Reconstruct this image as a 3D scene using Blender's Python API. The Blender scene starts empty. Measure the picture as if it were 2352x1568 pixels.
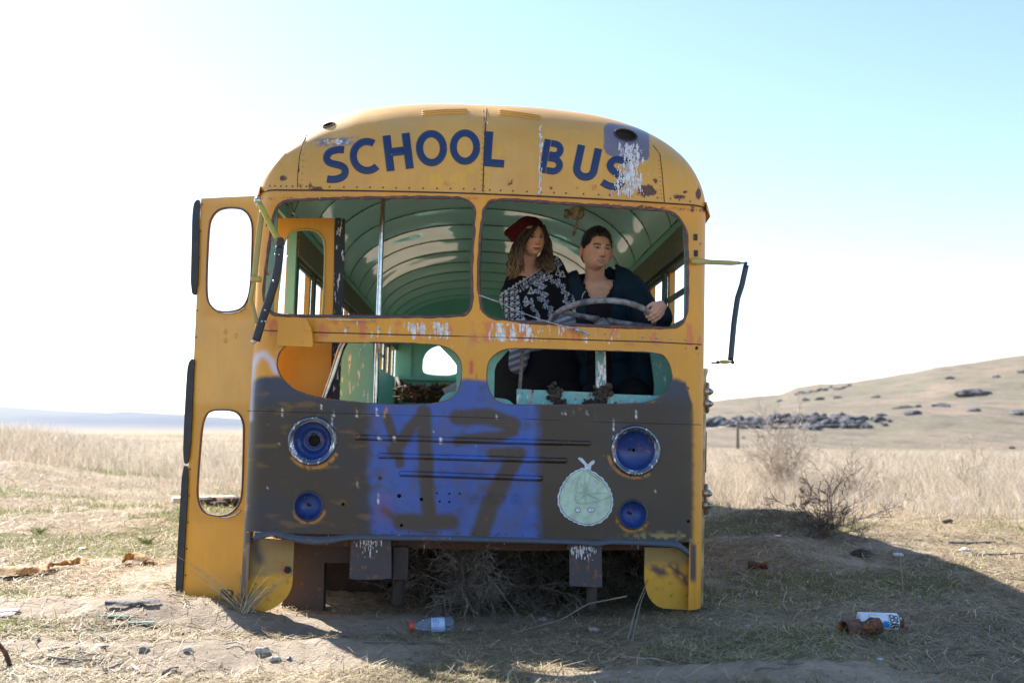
import bpy, bmesh, math, random
import numpy as np
from mathutils import Matrix, Vector, noise as mnoise
from mathutils.geometry import delaunay_2d_cdt
R_ = math.radians
random.seed(7); rng = np.random.default_rng(7)
scene = bpy.context.scene
# ------------------------------------------------------------------ camera, sky, sun, exposure
F = 2350.0                                   # focal length in units of a 2352 px wide picture
YAW, PITCH, ROLL = math.atan(87/F), math.atan(191/F), R_(1.6)
CAM = np.array([-0.02, -5.3, 0.97])
cd = bpy.data.cameras.new('Camera'); cam = bpy.data.objects.new('Camera', cd); scene.collection.objects.link(cam)
cam.location = CAM; cam.rotation_euler = (math.pi/2+PITCH, 0, -YAW)
cd.sensor_width = 36; cd.lens = F/2352*36; cd.clip_start = .05; cd.clip_end = 20000
cd.dof.use_dof = True; cd.dof.focus_distance = 5.45; cd.dof.aperture_fstop = 2.4
scene.camera = cam
SUN_EL, SUN_AZ = R_(38), R_(-38)            # behind the bus, to the left
world = bpy.data.worlds.new('World'); scene.world = world; world.use_nodes = True
wn = world.node_tree.nodes; sky = wn.new('ShaderNodeTexSky'); sky.sky_type = 'NISHITA'; sky.sun_disc = False
sky.sun_elevation = SUN_EL; sky.sun_rotation = SUN_AZ; sky.air_density = 1.0; sky.dust_density = .25; sky.ozone_density = 1.3
bgn = wn['Background']; bgn.inputs[1].default_value = .085
world.node_tree.links.new(sky.outputs[0], bgn.inputs[0])
sl = bpy.data.lights.new('Sun', 'SUN'); sl.energy = 5.0; sl.angle = R_(.5); sl.color = (1, .95, .87)
so = bpy.data.objects.new('Sun', sl); scene.collection.objects.link(so)
sd = Vector((math.sin(SUN_AZ)*math.cos(SUN_EL), math.cos(SUN_AZ)*math.cos(SUN_EL), math.sin(SUN_EL)))
so.rotation_euler = sd.to_track_quat('Z', 'Y').to_euler(); so.location = (0, 0, 20)
scene.view_settings.view_transform = 'Standard'; scene.view_settings.look = 'None'
scene.view_settings.exposure = 1.65; scene.view_settings.gamma = 1
# ------------------------------------------------------------------ projection helpers (units of the 2352x1568 picture)
RC = np.array(Matrix.Rotation(-YAW, 3, 'Z') @ Matrix.Rotation(math.pi/2+PITCH, 3, 'X'))
BM = np.array(Matrix.Rotation(ROLL, 3, 'Y')); BMi = BM.T
BT = np.array([-.026, 0, 0]); CAML = BMi @ (CAM-BT)
def rays(px, py):
    px = np.atleast_1d(np.asarray(px, float)); py = np.atleast_1d(np.asarray(py, float))
    return np.stack([(px-1176)/F, -(py-784)/F, -np.ones_like(px*1.0)], -1) @ RC.T
def P(px, py, Y):                            # point at depth Y, in the bus's own frame
    d = rays(px, py) @ BMi.T
    t = (np.asarray(Y)-CAML[1])/d[:, 1]
    r = CAML + d*t[:, None]
    return r[0] if np.ndim(px) == 0 else r
def PW(px, py, Y):                           # the same in world space
    d = rays(px, py); t = (np.asarray(Y)-CAM[1])/d[:, 1]; r = CAM+d*t[:, None]
    return r[0] if np.ndim(px) == 0 else r
def proj(v, local=True):
    v = np.asarray(v, float)
    if local: v = v @ BM.T+BT
    c = (v-CAM) @ RC
    return 1176+F*c[..., 0]/-c[..., 2], 784-F*c[..., 1]/-c[..., 2]
def sst(a, b, x):
    t = np.clip((x-a)/(b-a), 0, 1); return t*t*(3-2*t)
_lat = np.random.default_rng(3).random((256, 256))
def vn(x, y):
    xi = np.floor(x).astype(int); yi = np.floor(y).astype(int); fx = x-xi; fy = y-yi
    fx = fx*fx*(3-2*fx); fy = fy*fy*(3-2*fy)
    g = lambda a, b: _lat[a & 255, b & 255]
    return (g(xi, yi)*(1-fx)+g(xi+1, yi)*fx)*(1-fy)+(g(xi, yi+1)*(1-fx)+g(xi+1, yi+1)*fx)*fy
def fbm(x, y, o=4):
    s = 0; a = .5; t = 0
    for i in range(o):
        s = s+a*vn(x*2**i+17.3*i, y*2**i+5.1*i); t += a; a *= .5
    return s/t
# ------------------------------------------------------------------ terrain height
def ground_z(x, y):
    x = np.asarray(x, float); y = np.asarray(y, float)
    dx = x-CAM[0]; dy = y-CAM[1]; r = np.hypot(dx, dy)+1e-6
    az = np.arctan2(dx, dy); front = np.cos(az) > .35
    px = np.where(front, 1176+F*np.tan(np.clip(az-YAW, -1.2, 1.2)), 0)
    px = np.clip(px, -1500, 4500)
    lr = np.log(np.clip(r, 1, 9500))
    def prof(rs, Es):
        Es = [np.broadcast_to(e, r.shape).astype(float) for e in Es]
        out = np.array(Es[0]); L = np.log(rs)
        for i in range(len(rs)-1):
            t = np.clip((lr-L[i])/(L[i+1]-L[i]), 0, 1); out = out+(Es[i+1]-Es[i])*t
        return out
    bk = 1-sst(-60, 430, px)
    far = np.interp(px, [-1500, 0, 110, 250, 290, 420, 560, 1200], [55, 40, 33, 27, 30, 24, 14, 12])
    EL = prof([12, 17, 24, 34, 60, 120, 240, 900, 2300, 5200, 9400],
              [-190+14*bk, -134+62*bk, -88+60*bk, -66+47*bk, -40+22*bk, -26+6*bk, -17, -17, -16, far, far*.7])
    rid = np.interp(px, [1000, 1610, 1790, 1830, 1950, 2060, 2150, 2352, 3200], [42, 49, 62, 76, 90, 106, 126, 143, 150])
    ER = prof([12, 20, 30, 60, 120, 165, 236, 250, 350, 520, 640, 9400],
              [-190, -114, -82, -66, -57, -52, -10, 12, 14+rid*.33, rid, rid*.93, rid*.05])
    w = sst(750, 1450, px)
    E = EL*(1-w)+ER*w
    hf = CAM[2]+E/F*r
    n = (fbm(x*.9+40, y*.9+11, 3)-.5)*.16+(fbm(x*3.1, y*3.1, 3)-.5)*.05+(fbm(x*9, y*9, 2)-.5)*.018
    under = np.exp(-((x/1.4)**4+((y-4)/5)**4))
    n = n*(1-.6*under)-.04*under
    for (mx, my, sx, sy, a) in MOUNDS: n = n+a*np.exp(-((x-mx)/sx)**2-((y-my)/sy)**2)
    big = (fbm(x*.06+3, y*.06+9, 4)-.5)*np.clip((r-15)/60, 0, 1)*np.clip(r*.006, 0, 1.2)
    hillr = (fbm(x*.013+3, y*.013, 4)-.5)*np.clip((r-170)/200, 0, 1)*np.clip(r*.02, 0, 9)*np.where(px > 1400, .8, 0.15)
    t = sst(9.5, 14, r)
    return np.where(front, n*(1-.6*t)*np.exp(-r/80)+hf*t+big+hillr, n*np.exp(-r/60))
MOUNDS = [(-1.55, .15, .5, .3, .11), (-1.0, -.75, .55, .22, .07), (2.6, 4.2, .8, .6, .22), (1.9, 2.2, .8, .9, .08), (-2.9, .1, .7, .35, .05),
          (.9, -1.35, .75, .28, .05), (-.3, -.25, 1.1, .25, -.03), (3.3, 2.2, 1.2, 1.5, .10), (3.0, .3, 1.0, .8, -.03), (-3.3, 6, 1.5, 1.2, .1)]
_TT = 2.5*1.004**np.arange(1600)
def G(px, py, lift=0.0):                     # picture point -> point on the ground, world space
    d = rays(px, py)[0]; T_ = _TT; q = CAM+d*T_[:, None]; k = np.nonzero(q[:, 2] < ground_z(q[:, 0], q[:, 1]))[0]
    i = k[0] if len(k) else len(T_)-1; a, b = T_[max(i-1, 0)], T_[i]
    for _ in range(12):
        m = (a+b)/2; p = CAM+d*m
        if p[2] < ground_z(p[0], p[1]): b = m
        else: a = m
    p = CAM+d*b; p[2] = float(ground_z(p[0], p[1]))+lift
    return p
_gx = np.arange(-12, 12.01, .06); _gy = np.arange(-4.6, 19, .06); _GZ = ground_z(*np.meshgrid(_gx, _gy)).tolist()
def gz1(x, y):
    u = (x+12)/.06; v = (y+4.6)/.06; i = int(u); j = int(v)
    if not (0 <= i < len(_gx)-1 and 0 <= j < len(_gy)-1): return float(ground_z(x, y))
    u -= i; v -= j; a, b = _GZ[j], _GZ[j+1]
    return (a[i]*(1-u)+a[i+1]*u)*(1-v)+(b[i]*(1-u)+b[i+1]*u)*v
# ------------------------------------------------------------------ mesh helpers
COLL = scene.collection
def tag(o, label=None, cat=None, group=None, kind=None):
    if label: o['label'] = label
    if cat: o['category'] = cat
    if group: o['group'] = group
    if kind: o['kind'] = kind
    return o
def empty(name, loc, label=None, cat=None, group=None, rot=(0, 0, 0)):
    o = bpy.data.objects.new(name, None); o.empty_display_size = .1; COLL.objects.link(o)
    o.location = loc; o.rotation_euler = rot
    return tag(o, label, cat, group)
def raw(name, v, f, m, parent=None, smooth=False, cols=None, msk=None, xf=False, loc=None):
    """one mesh object; xf: vertices are in the bus frame and are turned to world; loc: world base point of a top-level mesh"""
    v = np.asarray(v, float)
    if xf: v = v @ BM.T+BT
    if loc is not None: v = v-np.asarray(loc)
    me = bpy.data.meshes.new(name)
    if isinstance(f, np.ndarray):
        k = f.shape[1]; n = len(f)
        me.vertices.add(len(v)); me.vertices.foreach_set('co', v.astype(np.float32).ravel())
        me.loops.add(n*k); me.loops.foreach_set('vertex_index', f.astype(np.int32).ravel())
        me.polygons.add(n); me.polygons.foreach_set('loop_start', np.arange(n, dtype=np.int32)*k)
        me.update(calc_edges=True)
    else:
        me.from_pydata([tuple(p) for p in v], [], [tuple(int(i) for i in q) for q in f])
    me.validate()
    if smooth: me.polygons.foreach_set('use_smooth', np.ones(len(me.polygons), bool))
    for nm, arr in (('Col', cols), ('msk', msk)):
        if arr is None: continue
        arr = np.asarray(arr, float)
        if arr.ndim == 1: arr = np.tile(arr, (len(v), 1))
        c4 = np.ones((len(v), 4)); c4[:, :3] = arr[:, :3]
        at = me.color_attributes.new(nm, 'FLOAT_COLOR', 'POINT'); at.data.foreach_set('color', c4.astype(np.float32).ravel())
    o = bpy.data.objects.new(name, me); COLL.objects.link(o)
    me.materials.append(m)
    if parent is not None:
        o.parent = parent
        if xf or getattr(parent, 'type', '') == 'EMPTY' and parent.name != 'school_bus':
            if parent.parent is None: o.matrix_parent_inverse = parent.matrix_basis.inverted()
    if loc is not None: o.location = loc
    return o
class MB:
    def __init__(s): s.v = []; s.f = []; s.c = []; s.n = 0
    def add(s, v, f, col=None):
        v = np.asarray(v, float); s.v.append(v); s.f += [tuple(int(i)+s.n for i in q) for q in f]
        if col is not None:
            col = np.asarray(col, float); s.c.append(np.tile(col, (len(v), 1)) if col.ndim == 1 else col)
        s.n += len(v); return s
    def box(s, c, d, rot=None, col=None, bev=0):
        x, y, z = np.asarray(d)/2.
        if bev:
            b = bev; pts = []
            bm = bmesh.new(); bmesh.ops.create_cube(bm, size=1)
            for q in bm.verts: q.co = (q.co.x*2*x, q.co.y*2*y, q.co.z*2*z)
            bmesh.ops.bevel(bm, geom=bm.edges[:], offset=b, segments=1, affect='EDGES')
            v = np.array([q.co[:] for q in bm.verts]); f = [[w.index for w in q.verts] for q in bm.faces]; bm.free()
        else:
            v = np.array([(i, j, k) for i in (-x, x) for j in (-y, y) for k in (-z, z)])
            f = [(0, 1, 3, 2), (4, 6, 7, 5), (0, 4, 5, 1), (2, 3, 7, 6), (0, 2, 6, 4), (1, 5, 7, 3)]
        if rot is not None: v = v @ np.asarray(rot).T
        return s.add(v+np.asarray(c), f, col)
    def tube(s, pts, r, n=8, col=None, cap=True, flat=1.0, up=None):
        pts = np.asarray(pts, float); m = len(pts)
        if m < 2: return s
        r = np.broadcast_to(r, (m,))
        t = np.gradient(pts, axis=0); t /= np.linalg.norm(t, axis=1)[:, None]+1e-12
        u0 = np.array([0, 0, 1.]) if up is None else np.asarray(up, float)
        if abs(t[0] @ u0) > .9: u0 = np.array([0, 1., 0])
        a = np.cross(t[0], u0); a /= np.linalg.norm(a); A = np.empty((m, 3))
        for i in range(m):
            a = a-t[i]*(a @ t[i]); a = a/(math.sqrt(a @ a)+1e-12); A[i] = a
        Bv = np.cross(t, A); th = 2*math.pi*np.arange(n)/n
        v = (pts[:, None]+r[:, None, None]*(np.cos(th)[None, :, None]*A[:, None]+flat*np.sin(th)[None, :, None]*Bv[:, None])).reshape(-1, 3)
        f = []
        for i in range(m-1):
            for k in range(n):
                f.append((i*n+k, i*n+(k+1) % n, (i+1)*n+(k+1) % n, (i+1)*n+k))
        if cap: f.append(tuple(range(n-1, -1, -1))); f.append(tuple((m-1)*n+k for k in range(n)))
        if col is not None and np.ndim(col) == 2: col = np.repeat(np.asarray(col), n, axis=0)
        return s.add(v, f, col)
    def lathe(s, o, ax, prof, n=40, col=None):
        ax = np.asarray(ax, float); ax /= np.linalg.norm(ax)
        u = np.cross(ax, (0, 0, 1.)) if abs(ax[2]) < .9 else np.cross(ax, (0, 1., 0)); u /= np.linalg.norm(u); w = np.cross(ax, u)
        v = []
        for (r, h) in prof:
            for k in range(n):
                th = 2*math.pi*k/n; v.append(np.asarray(o)+ax*h+r*(math.cos(th)*u+math.sin(th)*w))
        m = len(prof); f = [(i*n+k, i*n+(k+1) % n, (i+1)*n+(k+1) % n, (i+1)*n+k) for i in range(m-1) for k in range(n)]
        if col is not None and np.ndim(col) == 2: col = np.repeat(np.asarray(col), n, axis=0)
        return s.add(v, f, col)
    def ball(s, c, r, n=12, col=None, rot=None):
        v = []; r = np.broadcast_to(r, (3,))
        for i in range(n+1):
            la = -math.pi/2+math.pi*i/n
            for k in range(2*n):
                th = math.pi*k/n; v.append((r[0]*math.cos(la)*math.cos(th), r[1]*math.cos(la)*math.sin(th), r[2]*math.sin(la)))
        v = np.array(v); w = 2*n
        if rot is not None: v = v @ np.asarray(rot).T
        f = [(i*w+k, i*w+(k+1) % w, (i+1)*w+(k+1) % w, (i+1)*w+k) for i in range(n) for k in range(w)]
        return s.add(v+np.asarray(c), f, col)
    def arr(s): return np.concatenate(s.v)
    def build(s, name, m, parent=None, smooth=False, cols=None, msk=None, xf=False, loc=None, fn=None):
        if not s.v: print('EMPTY', name); return None
        v = s.arr()
        if cols is None and s.c: cols = np.concatenate(s.c)
        if fn is not None: cols, msk = fn(v)
        return raw(name, v, s.f, m, parent, smooth, cols, msk, xf, loc)
def rot3(ax, a): return np.array(Matrix.Rotation(a, 3, ax))
def chaikin(p, n=2, closed=True):
    p = np.asarray(p, float)
    for _ in range(n):
        q = np.roll(p, -1, 0) if closed else p[1:]
        b = p if closed else p[:-1]
        o = np.empty((2*len(b), p.shape[1])); o[0::2] = b*.75+q*.25; o[1::2] = b*.25+q*.75
        if not closed: o = np.vstack([p[:1], o, p[-1:]])
        p = o
    return p
def resample(p, d, closed=True):
    p = np.asarray(p, float); q = np.vstack([p, p[:1]]) if closed else p
    L = np.r_[0, np.cumsum(np.linalg.norm(np.diff(q, axis=0), axis=1))]; n = max(3, int(L[-1]/d))
    t = np.linspace(0, L[-1], n, endpoint=not closed)
    return np.stack([np.interp(t, L, q[:, i]) for i in range(q.shape[1])], 1)
def inside(poly, x, y):
    r = np.zeros(x.shape, bool); n = len(poly); j = n-1
    for i in range(n):
        xi, yi = poly[i]; xj, yj = poly[j]
        c = ((yi > y) != (yj > y)) & (x < (xj-xi)*(y-yi)/(yj-yi+1e-15)+xi); r ^= c; j = i
    return r
def tri2d(outline, holes, d):
    """triangulate outline minus holes with inner points every d; returns pts, tris, loops"""
    pts = [np.asarray(outline)]; loops = [list(range(len(outline)))]; n = len(outline)
    for h in holes: pts.append(np.asarray(h)); loops.append(list(range(n, n+len(h)))); n += len(h)
    edges = [(l[i], l[(i+1) % len(l)]) for l in loops for i in range(len(l))]
    o = np.asarray(outline); mn, mx = o.min(0), o.max(0)
    gx, gy = np.meshgrid(np.arange(mn[0]+d/2, mx[0], d), np.arange(mn[1]+d/2, mx[1], d)); gx = gx.ravel()+.013*d; gy = gy.ravel()
    k = inside(outline, gx, gy)
    for h in holes: k &= ~inside(h, gx, gy)
    g = np.stack([gx[k], gy[k]], 1)
    b = np.concatenate(pts); cell = {}
    for q in b: cell.setdefault((int(q[0]//d), int(q[1]//d)), []).append(q)
    keep = [True]*len(g)
    for i, q in enumerate(g):
        ci, cj = int(q[0]//d), int(q[1]//d)
        for a in (-1, 0, 1):
            for c in (-1, 0, 1):
                for w in cell.get((ci+a, cj+c), ()):
                    if (w[0]-q[0])**2+(w[1]-q[1])**2 < (.45*d)**2: keep[i] = False
    g = g[np.array(keep)] if len(g) else g.reshape(0, 2)
    allp = np.concatenate([b, g]) if len(g) else b
    r = delaunay_2d_cdt([Vector((float(p[0]), float(p[1]))) for p in allp], edges, [], 0, 1e-7)
    v = np.array([tuple(q) for q in r[0]]); f = np.array([tuple(q) for q in r[2] if len(q) == 3])
    c = v[f].mean(1); k = inside(outline, c[:, 0], c[:, 1])
    for h in holes: k &= ~inside(h, c[:, 0], c[:, 1])
    f = f[k]
    a = v[f]; ar = (a[:, 1, 0]-a[:, 0, 0])*(a[:, 2, 1]-a[:, 0, 1])-(a[:, 1, 1]-a[:, 0, 1])*(a[:, 2, 0]-a[:, 0, 0])
    f[ar < 0] = f[ar < 0][:, ::-1]
    return v, f
def edge_loops(f):
    e = {}
    for t in f:
        for i in range(len(t)):
            a, b = int(t[i]), int(t[(i+1) % len(t)])
            if (b, a) in e: del e[(b, a)]
            else: e[(a, b)] = 1
    return list(e)
def plate_mesh(outline, holes, Y, th, d=8, ch=2, rs=6):
    """plate traced in picture units at depth Y of the bus frame, with real thickness th"""
    o = resample(outline, rs); hs = [resample(chaikin(h, ch), rs) for h in holes]
    v2, f = tri2d(o*[1, -1], [h*[1, -1] for h in hs], d)
    a = P(v2[:, 0], -v2[:, 1], Y(v2[:, 0]) if callable(Y) else Y); b = a.copy(); b[:, 1] += th
    n = len(a); v = np.vstack([a, b]); F_ = [tuple(t) for t in f]+[tuple(n+i for i in t[::-1]) for t in f]
    for (i, j) in edge_loops(f): F_.append((j, i, n+i, n+j))
    return v, F_
# ------------------------------------------------------------------ materials
class NT:
    def __init__(s, name, rough=.6, metal=0.0, spec=.5):
        s.m = bpy.data.materials.new(name); s.m.use_nodes = True; s.t = s.m.node_tree
        s.b = s.t.nodes['Principled BSDF']; s.b.inputs['Roughness'].default_value = rough
        s.b.inputs['Metallic'].default_value = metal; s.b.inputs['Specular IOR Level'].default_value = spec
        s.co = s.n('TexCoord').outputs['Object']
    def n(s, t, **k):
        x = s.t.nodes.new('ShaderNode'+t)
        for a, b in k.items(): setattr(x, a, b)
        return x
    def l(s, a, b): s.t.links.new(a, b)
    def setv(s, sock, v):
        if isinstance(v, bpy.types.NodeSocket): s.l(v, sock)
        elif isinstance(v, (tuple, list)) and len(v) == 3 and len(sock.default_value) == 4: sock.default_value = (*v, 1)
        else: sock.default_value = v
    def noise(s, sc, det=4, scale3=None, rough=.55, vec=None):
        x = s.n('TexNoise'); x.inputs['Scale'].default_value = sc; x.inputs['Detail'].default_value = det; x.inputs['Roughness'].default_value = rough
        v = vec or s.co
        if scale3:
            mp = s.n('Mapping'); mp.inputs['Scale'].default_value = scale3; s.l(v, mp.inputs[0]); v = mp.outputs[0]
        s.l(v, x.inputs['Vector']); return x.outputs['Fac']
    def math(s, op, a, b=0.0, c=0.0, clamp=False):
        x = s.n('Math', operation=op); x.use_clamp = clamp
        s.setv(x.inputs[0], a); s.setv(x.inputs[1], b); s.setv(x.inputs[2], c); return x.outputs[0]
    def ss(s, v, a, b, lo=0.0, hi=1.0):
        x = s.n('MapRange', interpolation_type='SMOOTHSTEP'); s.setv(x.inputs[0], v)
        for i, q in enumerate((a, b, lo, hi)): x.inputs[i+1].default_value = q
        return x.outputs[0]
    def mix(s, f, a, b, mode='MIX'):
        x = s.n('Mix', data_type='RGBA', blend_type=mode); s.setv(x.inputs[0], f); s.setv(x.inputs[6], a); s.setv(x.inputs[7], b); return x.outputs[2]
    def attr(s, nm):
        x = s.n('Attribute'); x.attribute_name = nm; return x.outputs['Color']
    def sep(s, c):
        x = s.n('SeparateColor'); s.l(c, x.inputs[0]); return x.outputs
    def base(s, c): s.setv(s.b.inputs['Base Color'], c); return s
    def rough(s, c): s.setv(s.b.inputs['Roughness'], c); return s
    def bump(s, h, st=.3, d=.01):
        x = s.n('Bump'); x.inputs['Strength'].default_value = st; x.inputs['Distance'].default_value = d
        s.l(h, x.inputs['Height']); s.l(x.outputs[0], s.b.inputs['Normal']); return s
def simple(name, col, rough=.6, metal=0.0, var=.25, sc=8, bump=.15, bsc=40, bd=.004, spec=.5, scale3=None):
    t = NT(name, rough, metal, spec); n = t.noise(sc, 5, scale3)
    v = t.ss(n, .3, .7, 1-var, 1+var)
    c = t.mix(1.0, col, t.n_comb(v) if False else v, 'MULTIPLY')
    t.base(c)
    if bump: t.bump(t.noise(bsc, 3), bump, bd)
    return t.m
def attrmat(name, rough=.6, var=.15, sc=30, bump=.1, bsc=80, bd=.003, metal=0.0, spec=.5):
    t = NT(name, rough, metal, spec); n = t.noise(sc, 4)
    t.base(t.mix(1.0, t.attr('Col'), t.ss(n, .3, .7, 1-var, 1+var), 'MULTIPLY'))
    if bump: t.bump(t.noise(bsc, 3), bump, bd)
    return t.m
def paintmat(name, col=None, rough=.42, rustdef=0.0, dropdef=0.0, dent=.35, rustcol=(.085, .045, .04), gloss_rust=.8, var=.1):
    """painted sheet metal: old paint, streaks, rust where msk.g, white droppings where msk.r, bare chips msk.b"""
    t = NT(name, rough)
    c = t.attr('Col') if col is None else col
    big = t.noise(2.3, 5); st = t.noise(6, 4, (7, 7, .6)); fi = t.noise(55, 4)
    c = t.mix(1.0, c, t.ss(big, .3, .7, 1-var, 1+var), 'MULTIPLY')
    c = t.mix(1.0, c, t.ss(st, .3, .72, .975, 1.015), 'MULTIPLY')
    c = t.mix(t.ss(fi, .70, .78, 0, .4), c, (.12, .07, .05))
    if col is None:
        m = t.sep(t.attr('msk')); dr, ru, ch = m[0], m[1], m[2]
    else: dr, ru, ch = dropdef, rustdef, 0.0
    rn = t.noise(26, 6, None, .65)
    rb = t.math('ADD', rn, ru)
    halo = t.ss(rb, .84, .99)
    c = t.mix(t.math('MULTIPLY', halo, .55), c, (.42, .13, .02))
    rf = t.ss(rb, .97, 1.0)
    c = t.mix(rf, c, t.mix(t.ss(t.noise(90, 3), .35, .65), rustcol, tuple(q*1.9 for q in rustcol)))
    dn = t.noise(34, 5, (1.5, 1.5, .38), .62); df = t.ss(t.math('ADD', dn, dr), .96, 1.0)
    c = t.mix(df, c, t.mix(t.ss(fi, .4, .6), (.78, .76, .78), (.55, .52, .54)))
    t.base(c)
    t.rough(t.math('ADD', t.ss(big, .3, .7, rough-.05, rough+.1), t.math('MULTIPLY', rf, .35), clamp=True))
    h = t.math('ADD', t.math('MULTIPLY', t.noise(2.6, 2), dent*6), t.math('ADD', t.math('MULTIPLY', rf, -.12), t.math('MULTIPLY', df, .15)))
    t.bump(h, .5, .008)
    return t.m
YEL = (.70, .315, .030); YEL2 = (.67, .345, .070)
M_paint = paintmat('old_bus_paint')
M_yel = paintmat('yellow_paint', YEL, rustdef=0.230, dropdef=0.150)
M_olive = paintmat('faded_olive_yellow_paint', (.42, .33, .09), rustdef=0.270)
M_rubber = simple('weathered_black_rubber', (.022, .025, .032), .7, sc=14, bump=.3)
M_blacktube = paintmat('black_painted_metal', (.018, .026, .05), rough=.35, rustdef=0.150, dropdef=0.250)
M_gasket = paintmat('rusty_window_channel', (.10, .065, .075), rustdef=0.330, dropdef=0.280, rough=.7)
M_seam = simple('dark_seam', (.05, .028, .02), .8)
M_chrome = simple('dull_chrome', (.55, .57, .6), .22, 1.0, var=.2, sc=30, bump=.1)
M_rust = paintmat('rusted_steel', (.06, .045, .045), rough=.8, rustdef=.250, dropdef=0.210, rustcol=(.10, .045, .03))
M_darksteel = paintmat('grimy_purple_grey_steel', (.06, .052, .066), rough=.6, rustdef=0.310, dropdef=0.210)
M_under = simple('grimy_underbody', (.03, .025, .022), .9)
M_teal = paintmat('teal_interior_paint', (.20, .52, .44), rough=.4, rustdef=0.270, dropdef=0.250)
M_teallight = paintmat('pale_turquoise_paint', (.17, .46, .47), rough=.45, rustdef=0.310, dropdef=0.310)
M_tealdirty = paintmat('bird_streaked_teal_paint', (.17, .46, .42), rough=.5, rustdef=.18, dropdef=.38)
M_rivet = attrmat('rivet_heads', .5)
M_attr = attrmat('plain_painted_detail', .5)
M_wheel = simple('bird_stained_grey_wheel', (.20, .20, .225), .55, sc=25, var=.6, bump=.5, bsc=60)
def ceil_mat():
    t = NT('glossy_green_ceiling_sheet', .1, spec=.9)
    n = t.noise(2.0, 4); st = t.noise(1.5, 4, (1, 5, 1))
    c = t.mix(t.ss(n, .35, .7), (.47, .71, .63), (.53, .76, .69))
    rn = t.noise(3.0, 7, (1, 2.6, 1), .7)
    c = t.mix(t.ss(rn, .70, .76), c, (.07, .04, .025))
    t.base(c); t.rough(t.ss(rn, .45, .78, .3, .6))
    t.b.inputs['Coat Weight'].default_value = .8; t.b.inputs['Coat Roughness'].default_value = .04
    h = t.math('ADD', t.math('MULTIPLY', t.noise(.9, 1), 1.0), t.math('MULTIPLY', t.noise(2.2, 1), .10))
    t.bump(h, .16, .08)
    bn = [q for q in t.t.nodes if q.bl_idname == 'ShaderNodeBump'][0]
    t.l(bn.outputs[0], t.b.inputs['Coat Normal'])
    return t.m
M_ceil = ceil_mat()
M_cloth = attrmat('clothing', .9, var=.12, sc=50, bump=.5, bsc=350, bd=.002, spec=.2)
M_skin = attrmat('skin', .5, var=.05, sc=60, bump=.08, bsc=500, bd=.001, spec=.35)
M_skin.node_tree.nodes['Principled BSDF'].inputs['Subsurface Weight'].default_value = .12
M_skin.node_tree.nodes['Principled BSDF'].inputs['Subsurface Radius'].default_value = (.01, .004, .002)
M_hair = attrmat('hair', .45, var=.35, sc=90, bump=.6, bsc=200, bd=.003)
M_knit = attrmat('knit', .95, var=.12, sc=120, bump=.7, bsc=420, bd=.003, spec=.15)
M_twig = attrmat('dry_twigs', .85, var=.3, sc=20, bump=0)
M_blade = attrmat('dry_grass_blades', .65, var=.2, sc=6, bump=0)
def _translucent(m, f):
    nt = m.node_tree; pb = nt.nodes['Principled BSDF']; tr = nt.nodes.new('ShaderNodeBsdfTranslucent'); mx = nt.nodes.new('ShaderNodeMixShader'); mx.inputs[0].default_value = f
    nt.links.new(pb.inputs['Base Color'].links[0].from_socket, tr.inputs[0]); nt.links.new(pb.outputs[0], mx.inputs[1]); nt.links.new(tr.outputs[0], mx.inputs[2]); nt.links.new(mx.outputs[0], nt.nodes['Material Output'].inputs[0])
_translucent(M_blade, .3)
M_wood = simple('weathered_grey_wood', (.16, .14, .125), .9, sc=30, var=.5, bump=.6, scale3=(1, 6, 6))
M_rock = simple('dark_basalt', (.065, .066, .082), .9, sc=.6, var=.5, bump=.6, bsc=1.5, bd=.3)
M_stone = simple('pale_stone', (.34, .31, .29), .9, sc=30, var=.4, bump=.6)
M_canrust = paintmat('rusted_tin', (.085, .042, .032), rough=.75, rustdef=0.350, dropdef=0.310, rustcol=(.10, .035, .02))
# ------------------------------------------------------------------ the bus: front skin section and paint map
bus = empty('school_bus', tuple(BT), 'derelict yellow school bus with open door, no windscreen glass and spray painted nose', 'bus', rot=(0, ROLL, 0))
XC, RCN, BUL = 1.075, .14, .08
SM = XC+RCN*math.pi/2
W = XC+RCN
def sec(s):                                   # arc length across the front -> x, y
    s = np.asarray(s, float); a = np.abs(s); th = np.clip((a-XC)/RCN, 0, math.pi/2)
    x = np.where(a < XC, a, XC+RCN*np.sin(th)); y = np.where(a < XC, BUL*(a/XC)**2, BUL+RCN*(1-np.cos(th)))
    return np.sign(s)*x, y
def PS(px, py, off=0.0):                      # picture point -> point on the front skin
    px = np.atleast_1d(np.asarray(px, float)); py = np.atleast_1d(np.asarray(py, float)); Y = np.zeros_like(px)
    for _ in range(8):
        p = P(px, py, Y); a = np.abs(p[:, 0])
        Y = np.where(a < XC, BUL*(a/XC)**2, BUL+RCN-np.sqrt(np.clip(RCN**2-np.clip(a-XC, 0, RCN*.999)**2, 0, 1)))
    p = P(px, py, Y); p[:, 1] -= off
    return p
def s_of(x):
    a = np.abs(x); return np.sign(x)*np.where(a < XC, a, XC+RCN*np.arcsin(np.clip((a-XC)/RCN, 0, 1)))
def PSs(poly):
    p = PS(np.array(poly)[:, 0], np.array(poly)[:, 1]); return np.stack([s_of(p[:, 0]), p[:, 2]], 1)
def seg(px, py, a, b):
    ax, ay = a; bx, by = b; L = (bx-ax)**2+(by-ay)**2
    t = np.clip(((px-ax)*(bx-ax)+(py-ay)*(by-ay))/L, 0, 1)
    return np.hypot(px-ax-t*(bx-ax), py-ay-t*(by-ay))
def stroke(px, py, pts, hw, soft):
    d = np.min([seg(px, py, pts[i], pts[i+1]) for i in range(len(pts)-1)], axis=0)
    return 1-sst(hw-soft, hw+soft, d)
def bl(c, m, k): return c*(1-m[:, None])+np.asarray(k)*m[:, None]
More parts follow.
